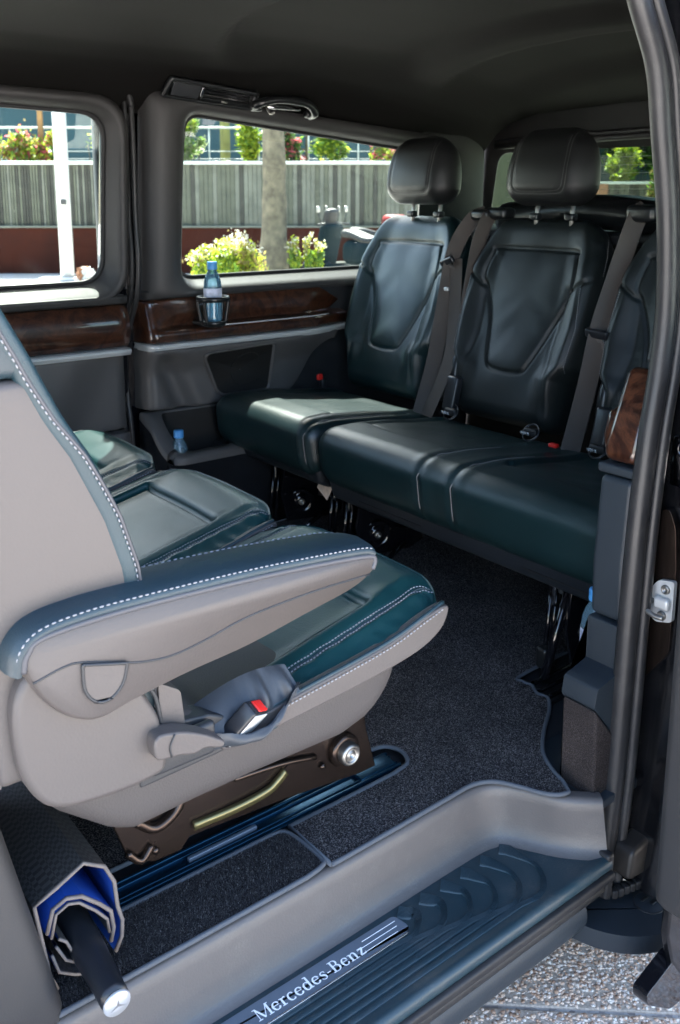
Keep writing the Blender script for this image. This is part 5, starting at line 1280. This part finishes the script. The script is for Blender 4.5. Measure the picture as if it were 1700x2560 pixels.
# ---- fence on its low brown wall, parallel to the street
plain('board_grey', (.098, .100, .072), .8, grain=.3, gscale=90, vary=.2, vscale=5)
plain('board_pale', (.145, .145, .115), .8, grain=.3, gscale=90, vary=.2, vscale=5)
plain('board_dark', (.050, .048, .038), .8, grain=.3, gscale=90, vary=.25, vscale=5)
plain('brown_wall', (.046, .0095, .004), .85, spec=.2, vary=.3, vscale=1.2, grain=.2, gscale=60)
plain('rail_white', (.55, .58, .55), .5)
plain('wall_teal', (.026, .066, .076), .8, vary=.15, vscale=.8)
plain('wall_olive', (.10, .105, .072), .9, vary=.08, vscale=1.5)
plain('pole_white', (.55, .54, .52), .4, vary=.05)
plain('bark', (.115, .098, .066), .9, grain=.8, gscale=40, vary=.5, vscale=7)
plain('bark_green', (.20, .20, .06), .9, vary=.25, vscale=4)
plain('post_wood', (.30, .16, .06), .8, vary=.2, vscale=6)
for nm, col in (('leaf_yellow', (.36, .43, .03)), ('leaf_green', (.13, .24, .03)), ('leaf_dark', (.03, .075, .02)), ('leaf_pale', (.26, .30, .16)), ('petal_white', (.62, .60, .52)), ('petal_pink', (.50, .10, .12)), ('leaf_tan', (.26, .20, .07))):
    m, t, b = newmat(nm); b.inputs['Roughness'].default_value = .55
    n1 = N(t, 'ShaderNodeTexNoise', Scale=7., Detail=2.); t.links.new(geom_pos(t), n1.inputs['Vector'])
    c_ = ramp(t, n1.outputs[0], [(.3, [x*.6 for x in col]), (.7, [min(1, x*1.3) for x in col])]); t.links.new(c_, b.inputs['Base Color'])
    tr = N(t, 'ShaderNodeBsdfTranslucent'); t.links.new(c_, tr.inputs[0]); mx = N(t, 'ShaderNodeMixShader'); mx.inputs[0].default_value = .55
    t.links.new(b.outputs[0], mx.inputs[1]); t.links.new(tr.outputs[0], mx.inputs[2]); t.links.new(mx.outputs[0], t.nodes['Material Output'].inputs[0])
def obox(name, d, lat, z0, z1, wl, wd, mat, parent, r=.01):
    """box standing at depth d and lateral lat, wl wide across the view, wd deep"""
    V, n, F = rbox((wl, wd, z1-z0), r, max(wl, z1-z0)); R_ = np.array([[RGT[0], FWD[0]], [RGT[1], FWD[1]]])
    V[:, :2] = V[:, :2] @ R_.T; c_ = out_pt(d, lat, (z0+z1)/2); return obj(name, V+c_, F, mat, parent)
D = 18.
fen = empty('board_fence', out_pt(D, 0), 'long weathered grey board fence on a brown wall across the street', 'fence')
obox('base_wall', D, -1.65, GZ_, .465, 11.9, .25, 'brown_wall', fen)
obox('top_rail', D-.03, -1.65, 1.635, 1.70, 11.9, .10, 'rail_white', fen)
obox('bottom_rail', D-.135, -1.65, .450, .490, 11.9, .05, 'board_pale', fen)
def boards(parent, d, l0, l1, z0, z1, pitch, gap, mats, sd_):
    rs = np.random.RandomState(sd_); protos = {}; l = l0
    while l < l1:
        mt = mats[rs.choice(len(mats))]; key = mt
        if key not in protos:
            o = obox('board', d, l, z0, z1, pitch-gap, .022, mt, parent, .003); protos[key] = (o, l)
        else:
            o = protos[key][0].copy(); COL.objects.link(o); o.parent = parent; o.name = 'board'
            dl = l-protos[key][1]; dd = rs.uniform(-.006, .006); o.location = (RGT[0]*dl+FWD[0]*dd, RGT[1]*dl+FWD[1]*dd, 0)
        l += pitch
boards(fen, D, -6.45, -4.20, .47, 1.64, .055, .014, ['board_dark', 'board_grey', 'board_dark', 'board_pale'], 3)
boards(fen, D, -3.00, 2.60, .47, 1.64, .085, .006, ['board_grey', 'board_pale', 'board_grey', 'board_pale', 'board_dark'], 4)
obox('backing_sheet', D+.05, -1.65, .47, 1.64, 11.9, .02, 'board_dark', fen)
fe2 = empty('board_fence', out_pt(19, 5.6), 'low grey board fence with one orange post seen through the tailgate window', 'fence')
plain('post_orange', (.34, .16, .085), .8, vary=.15)
obox('backing_sheet', 19.05, 5.7, GZ_, 1.26, 2.6, .02, 'board_dark', fe2)
boards(fe2, 19., 4.85, 6.5, GZ_, 1.28, .10, .006, ['board_grey', 'board_dark', 'board_grey'], 5)
obox('end_post', 18.95, 5.42, GZ_, 1.29, .26, .06, 'post_orange', fe2); obox('top_rail', 18.97, 5.8, 1.28, 1.33, 1.9, .08, 'rail_white', fe2)
# wire railing above the fence
rl = empty('railing', out_pt(19.5, 0), 'thin white metal railing above the fence planting', 'railing')
for z_, r_ in ((2.42, .022), (1.95, .006), (1.80, .006)): tube('rail_bar', [out_pt(19.5, -7, z_), out_pt(19.5, 5.5, z_)], r_, 'rail_white', rl, 8)
for l_ in np.arange(-6.6, 5.6, 1.02): tube('rail_post', [out_pt(19.5, l_, 1.2), out_pt(19.5, l_, 2.42)], .014, 'rail_white', rl, 6)
tw_ = obox('building_wall', 25., 0., GZ_, 8., 34., .3, 'wall_teal', None); tag(tw_, 'plain teal building wall behind the fence planting', 'wall')
ow = obox('garden_wall', 12.2, 2.52, GZ_, 3.5, 1.5, .3, 'wall_olive', None); tag(ow, 'plain olive wall seen through the tailgate between the headrests', 'wall')

# ---- white pole with base, palm trunk, posts
pw = empty('lamp_pole', out_pt(16.6, -4.75), 'white metal pole standing before the fence, left window', 'pole')
pb = out_pt(16.6, -4.745); V, F = sweep([pb, pb+np.array([0, 0, 5.0])], circ(.122, 20), up=(1, 0, 0), scale=[1.0, .96]); obj('pole_shaft', V, F, 'pole_white', pw)
obox('base_plate', 16.5, -4.72, GZ_, GZ_+.05, .9, .5, 'pole_white', pw)
obox('pole_hatch', 16.47, -4.71, .90, .99, .10, .02, 'trim_grey', pw, .004)
tra = empty('litter', out_pt(16.2, -4.3), 'crumpled white and orange paper lying at the pole base', 'litter')
rs = np.random.RandomState(5)
for mt in ('pole_white', 'post_orange'):
    V, n, F = rbox((.22, .16, .18), .05, .04); V *= (1+rs.uniform(-.35, .35, (len(V), 1))); obj('paper', V+out_pt(16.2, -4.35+(.06 if mt == 'pole_white' else 0), GZ_+.14), F, mt, tra, smooth=False)
def trunk(name, parent, d, lat, z0, z1, r0, r1, mat, flare=1.5, sway=.05, n=26):
    zs = np.linspace(z0, z1, n); P = [out_pt(d, lat+sway*math.sin((z-z0)*.9), z) for z in zs]
    sc = [(r0+(r1-r0)*((z-z0)/(z1-z0))+r0*(flare-1)*math.exp(-(z-z0)/.35))*(1+.05*math.sin(z*14)) for z in zs]
    V, F = sweep(P, circ(1., 16), up=(1, 0, 0), scale=sc); return obj(name, V, F, mat, parent)
pt = empty('palm_tree', out_pt(15.2, -.95), 'tall pale palm trunk in front of the fence, quarter window', 'tree')
trunk('trunk', pt, 15.2, -.98, GZ_, 6.5, .215, .120, 'bark', 1.7)
# palm crown above the view
rs = np.random.RandomState(2); VV = []; FF = []
for k in range(26):
    a = 2*PI*k/26+rs.uniform(-.1, .1); el = rs.uniform(-.3, .9); L_ = rs.uniform(1.6, 2.3); c_ = out_pt(15.2, -.98, 6.5)
    for j in range(12):
        s0, s1 = j/12, (j+1)/12
        def q(s): return c_+np.array([math.cos(a)*s*L_, math.sin(a)*s*L_, s*L_*math.sin(el)-1.1*s*s*L_])
        p0, p1 = q(s0), q(s1); w_ = .30*math.sin(PI*min(1, s0+.08))+.03; sd_ = np.array([-math.sin(a), math.cos(a), -.5]); o = len(VV)
        VV += [p0, p0+sd_*w_, p1, p0+sd_*np.array([-1, -1, 1])*w_]; FF += [(o, o+1, o+2), (o, o+2, o+3)]
obj('crown', VV, FF, 'leaf_green', pt, smooth=False)
def foliage(name, parent, c, rad, nl, size, mats, seedv, up=.0, tips=None, stalk=False):
    """leaf-sized faces spread through an uneven crown volume built of several clumps"""
    rs = np.random.RandomState(seedv); rad = np.array(rad); c = np.array(c)
    K = rs.normal(0, .42, (9, 3)); K = K/np.maximum(1, np.linalg.norm(K, axis=1, keepdims=True)); kr = rs.uniform(.30, .52, 9)
    per = [[] for _ in mats]
    which = rs.choice(9, nl); P = K[which]+rs.normal(0, 1, (nl, 3))*kr[which][:, None]*.45
    P = P*rad+c
    for mi, mt in enumerate(mats):
        sel = P[mi::len(mats)]; n = len(sel); a = rs.uniform(0, 6.28, n); e = rs.uniform(-.6, 1.0, n)+up
        d1 = np.stack([np.cos(a)*np.cos(e), np.sin(a)*np.cos(e), np.sin(e)], 1); d2 = np.cross(d1, rs.normal(0, 1, (n, 3))); d2 /= np.linalg.norm(d2, axis=1, keepdims=True)
        s = size*rs.uniform(.6, 1.4, (n, 1)); V = np.stack([sel-d1*s, sel+d2*s*.4, sel+d1*s, sel-d2*s*.4], 1)
        obj(name, V.reshape(-1, 3), np.arange(4*n).reshape(n, 4), mt, parent, smooth=False)
def shrub(label, d, lat, z, rad, mats, nl=900, size=.05, seedv=1, up=.0, trunk_=True, cat='shrub', name='shrub', grp='shrubs behind the fence'):
    e = empty(name, out_pt(d, lat, z-rad[2]), label, cat, grp)
    foliage('leaf_clump', e, out_pt(d, lat, z), rad, nl, size, mats, seedv, up)
    if trunk_:
        for k in range(4): tube('stem', [out_pt(d, lat+.05*k-.08, z-rad[2]*1.5), out_pt(d, lat+(k-1.5)*.12, z)], .012, 'bark', e, 6)
    return e
def px(x, d): return (x-830)/2351*d
shrub('reddish green grass-like shrub above the fence in the left window', 19., px(65, 19), 1.98, (.40, .3, .46), ['leaf_green', 'leaf_yellow', 'leaf_tan', 'leaf_pale', 'leaf_yellow', 'petal_pink'], 2600, .05, 3, .6)
shrub('green and pink shrub beside the wooden post in the left window', 19., px(125, 19), 1.90, (.24, .3, .42), ['leaf_green', 'leaf_yellow', 'petal_pink'], 1600, .05, 4, .6)
shrub('dark green bush cut by the left edge of the picture', 19., px(-8, 19), 2.15, (.18, .3, .42), ['leaf_dark', 'leaf_green'], 900, .05, 5)
shrub('sparse vine with yellow leaves at the left window edge', 19.2, px(242, 19), 2.05, (.20, .2, .62), ['leaf_yellow', 'leaf_green'], 150, .06, 6)
shrub('yellow-green tree top at the quarter window front edge', 19., px(462, 19), 2.45, (.30, .3, .35), ['leaf_yellow', 'leaf_pale', 'leaf_green'], 700, .06, 7)
shrub('pale silvery shrub at the quarter window front edge', 19., px(480, 19), 1.85, (.38, .3, .32), ['leaf_pale', 'leaf_green', 'leaf_pale'], 900, .05, 8)
shrub('bright yellow-green shrub left of the palm trunk', 19., px(628, 19), 2.15, (.36, .3, .58), ['leaf_yellow', 'leaf_green', 'leaf_yellow'], 1500, .06, 9)
shrub('dark green shrub with red flowers right of the palm trunk', 19.2, px(725, 19), 2.02, (.30, .3, .42), ['leaf_dark', 'leaf_green', 'leaf_dark', 'petal_pink'], 1300, .055, 10)
shrub('round bright green bush above the fence', 19., px(830, 19), 2.02, (.36, .3, .40), ['leaf_green', 'leaf_yellow', 'leaf_green'], 2200, .05, 11)
shrub('yellow and pink flowering bush beside the single seat headrest', 19., px(968, 19), 2.05, (.32, .3, .36), ['leaf_yellow', 'leaf_green', 'petal_pink', 'leaf_yellow'], 1200, .055, 12)
shrub('bright lime bush in the tailgate window', 20., px(1556, 20), 1.66, (.46, .4, .36), ['leaf_yellow', 'leaf_yellow', 'leaf_green'], 4600, .06, 13)
e_ = shrub('dark tree filling the upper corner of the tailgate window', 24., px(1600, 24), 2.4, (1.3, .6, 1.0), ['leaf_dark', 'leaf_dark', 'leaf_green'], 4200, .10, 14, name='tree', cat='tree', grp='trees behind the fence')
shrub('low green bush at the right end of the tailgate fence', 18.6, px(1628, 18.6), 1.0, (.16, .2, .6), ['leaf_green', 'leaf_tan'], 700, .05, 15)
pp = empty('timber_post', out_pt(19.3, px(112, 19.3)), 'orange brown timber post above the fence in the left window', 'post')
obox('post_shaft', 19.3, px(111, 19.3), 1.2, 3.6, .095, .09, 'post_wood', pp)
tr2 = empty('tree', out_pt(20.5, px(560, 20.5)), 'slim greenish tree trunk behind the fence, left of the palm', 'tree', 'trees behind the fence')
trunk('trunk', tr2, 20.5, px(560, 20.5), 0.5, 6., .115, .10, 'bark_green', 1.0); foliage('crown', tr2, out_pt(20.5, px(560, 20.5), 6.3), (1.3, 1.3, .9), 900, .14, ['leaf_green', 'leaf_yellow'], 30)
for x_, lb in ((472, 'thin bare stem near the front edge of the quarter window'), (765, 'thin grey stem right of the red flowers'), (925, 'thin pale stem beside the round bush')):
    q_ = empty('sapling', out_pt(19.3, px(x_, 19.3)), lb, 'tree', 'thin stems behind the fence'); trunk('trunk', q_, 19.3, px(x_, 19.3), 1.0, 3.6, .035, .02, 'bark', 1.0, .02)
    foliage('crown', q_, out_pt(19.3, px(x_, 19.3), 3.7), (.5, .5, .4), 160, .08, ['leaf_green'], int(x_))
# ---- planting bed in front of the fence
def flowers(label, d, lat, z, rad, n, seedv, mats, nm='flower_bush'):
    e = empty(nm, out_pt(d, lat), label, 'flowers', 'plants at the fence foot')
    foliage('leaf_clump', e, out_pt(d, lat, z-.12), (rad[0], rad[1], rad[2]*.8), n, .035, mats[:2], seedv, .7)
    foliage('blossom', e, out_pt(d, lat, z+.10), (rad[0]*.95, rad[1], rad[2]*.7), n//2, .028, mats[2:], seedv+1, .4)
    for k in range(5): tube('stem', [out_pt(d, lat+rad[0]*(k-2)*.2, GZ_), out_pt(d, lat+rad[0]*(k-2)*.3, z)], .01, 'leaf_green', e, 5)
    return e
flowers('white flowering bush at the foot of the fence, behind the bottle', 13.4, px(522, 13.4), .18, (.40, .3, .26), 3600, 40, ['leaf_yellow', 'leaf_green', 'petal_white', 'leaf_yellow', 'leaf_tan', 'leaf_yellow'])
flowers('tan and yellow seed-head plant left of the palm foot', 13.6, px(608, 13.6), .24, (.30, .3, .34), 1500, 42, ['leaf_tan', 'leaf_yellow', 'leaf_tan', 'petal_white'])
flowers('small yellow plant just right of the palm foot', 14.2, px(735, 14.2), .26, (.10, .1, .24), 420, 44, ['leaf_yellow', 'leaf_green', 'leaf_yellow', 'leaf_tan', 'petal_white'])
flowers('small yellow plant between the palm and the scooter', 14.2, px(770, 14.2), .24, (.09, .1, .24), 380, 46, ['leaf_yellow', 'leaf_green', 'leaf_yellow', 'leaf_tan', 'petal_white'])
flowers('small pale plant beside the scooter front wheel', 14.2, px(797, 14.2), .20, (.09, .1, .20), 320, 48, ['leaf_yellow', 'leaf_green', 'leaf_yellow', 'leaf_tan', 'petal_white'])
# ---- parked scooters
plain('scooter_teal', (.005, .014, .018), .6, spec=.1); plain('scooter_grey', (.010, .013, .010), .6, spec=.1); plain('scooter_red', (.16, .010, .012), .45, spec=.3)
def scooter(label, d, lat, heading, body, box_mat, topbox=True):
    e = empty('scooter', out_pt(d, lat), label, 'scooter', 'parked scooters')
    o = out_pt(d, lat); ca, sa = math.cos(heading), math.sin(heading)
    fx = RGT*ca+FWD*sa; fy = -RGT*sa+FWD*ca
    def w_(L): L = np.atleast_2d(np.array(L, float)); return np.stack([o[0]+L[:, 0]*fx[0]+L[:, 1]*fy[0], o[1]+L[:, 0]*fx[1]+L[:, 1]*fy[1], o[2]+L[:, 2]], 1)
    def b_(name, c, dim, r, mat, par=e): V, n, F = rbox(dim, r, .06); return obj(name, w_(V+np.array(c)), F, mat, par)
    for xx in (-.62, .62):
        A = np.linspace(0, 2*PI, 20, endpoint=False); wh = obj('wheel', *sweepc([w_([(xx+.21*math.cos(a), 0, .25+.21*math.sin(a))])[0] for a in A], .055), 'rubber_black', e)
        A2 = [w_([(xx+.13*math.cos(a), 0, .25+.13*math.sin(a))])[0] for a in A]; obj('rim', *sweepc(A2, .03), 'bolt_steel', wh)
    V, n, F = rbox((.80, .34, .42), .14, .05); V[:, 2] *= 1-.25*V[:, 0]; obj('rear_body', w_(V+np.array([-.42, 0, .60])), F, body, e)
    b_('floorboard', (.12, 0, .34), (.50, .30, .10), .04, body)
    V, n, F = rbox((.16, .44, .74), .07, .05); V[:, 0] -= .30*V[:, 2]; obj('leg_shield', w_(V+np.array([.44, 0, .66])), F, body, e)
    b_('front_mudguard', (.62, 0, .46), (.34, .16, .14), .06, body)
    V, n, F = rbox((.72, .30, .13), .06, .05); V[:, 2] += .05*np.sin(V[:, 0]*6); obj('seat', w_(V+np.array([-.36, 0, .84])), F, 'rubber_black', e)
    tube('handlebar', w_([(.30, -.34, 1.02), (.34, -.12, 1.04), (.34, .12, 1.04), (.30, .34, 1.02)]), .018, 'rubber_black', e, 8)
    b_('headlamp', (.42, 0, .98), (.14, .20, .16), .06, 'scooter_teal')
    for sy in (-.30, .30):
        tube('mirror_stalk', w_([(.32, sy*.8, 1.03), (.33, sy, 1.20)]), .008, 'rubber_black', e, 6); b_('mirror', (.33, sy, 1.26), (.03, .07, .10), .014, 'bolt_steel')
    V, n, F = rbox((.16, .26, .30), .075, .04); V[:, 0] -= .35*V[:, 2]; obj('front_cowl', w_(V+np.array([.38, 0, 1.12])), F, 'rubber_black', e)
    if topbox: b_('top_box', (-.80, 0, 1.02), (.36, .40, .28), .09, box_mat)
    return e
def sweepc(P, r, n=8):
    P = np.array(P); k = len(P); c_ = P.mean(0); V = []
    ax = np.cross(P[0]-c_, P[1]-c_); ax /= np.linalg.norm(ax)
    for p in P:
        rd = (p-c_)/np.linalg.norm(p-c_)
        for j in range(n): a = 2*PI*j/n; V.append(p+r*(rd*math.cos(a)+ax*math.sin(a)))
    return V, [(i*n+j, i*n+(j+1) % n, ((i+1) % k)*n+(j+1) % n, ((i+1) % k)*n+j) for i in range(k) for j in range(n)]
scooter('dark teal scooter with black front cowl parked beyond the quarter window', 14.8, px(850, 14.8)+.10, 2.3, 'scooter_teal', 'scooter_grey', False)
scooter('scooter with red top box parked beside the teal one', 15.6, px(915, 15.6)-.25, 3.5, 'scooter_grey', 'scooter_red', True)
0 and scooter('scooter with red box almost hidden at the quarter window front edge', 14., px(448, 14)+.0, .4, 'scooter_grey', 'scooter_red', True)

# ------------------------------------------------------------------ put every Empty at the foot of its thing
for o in list(bpy.data.objects):
    if 'anchor' in o.keys():
        a = Vector(o['anchor'][:]); o.location = Vector(o.location)+a
        for ch in o.children: ch.matrix_parent_inverse = Matrix.Translation(-a)
        del o['anchor']
for o in bpy.data.objects:
    for k in ('label', 'category'):
        if k in o.keys() and o[k] is None: del o[k]
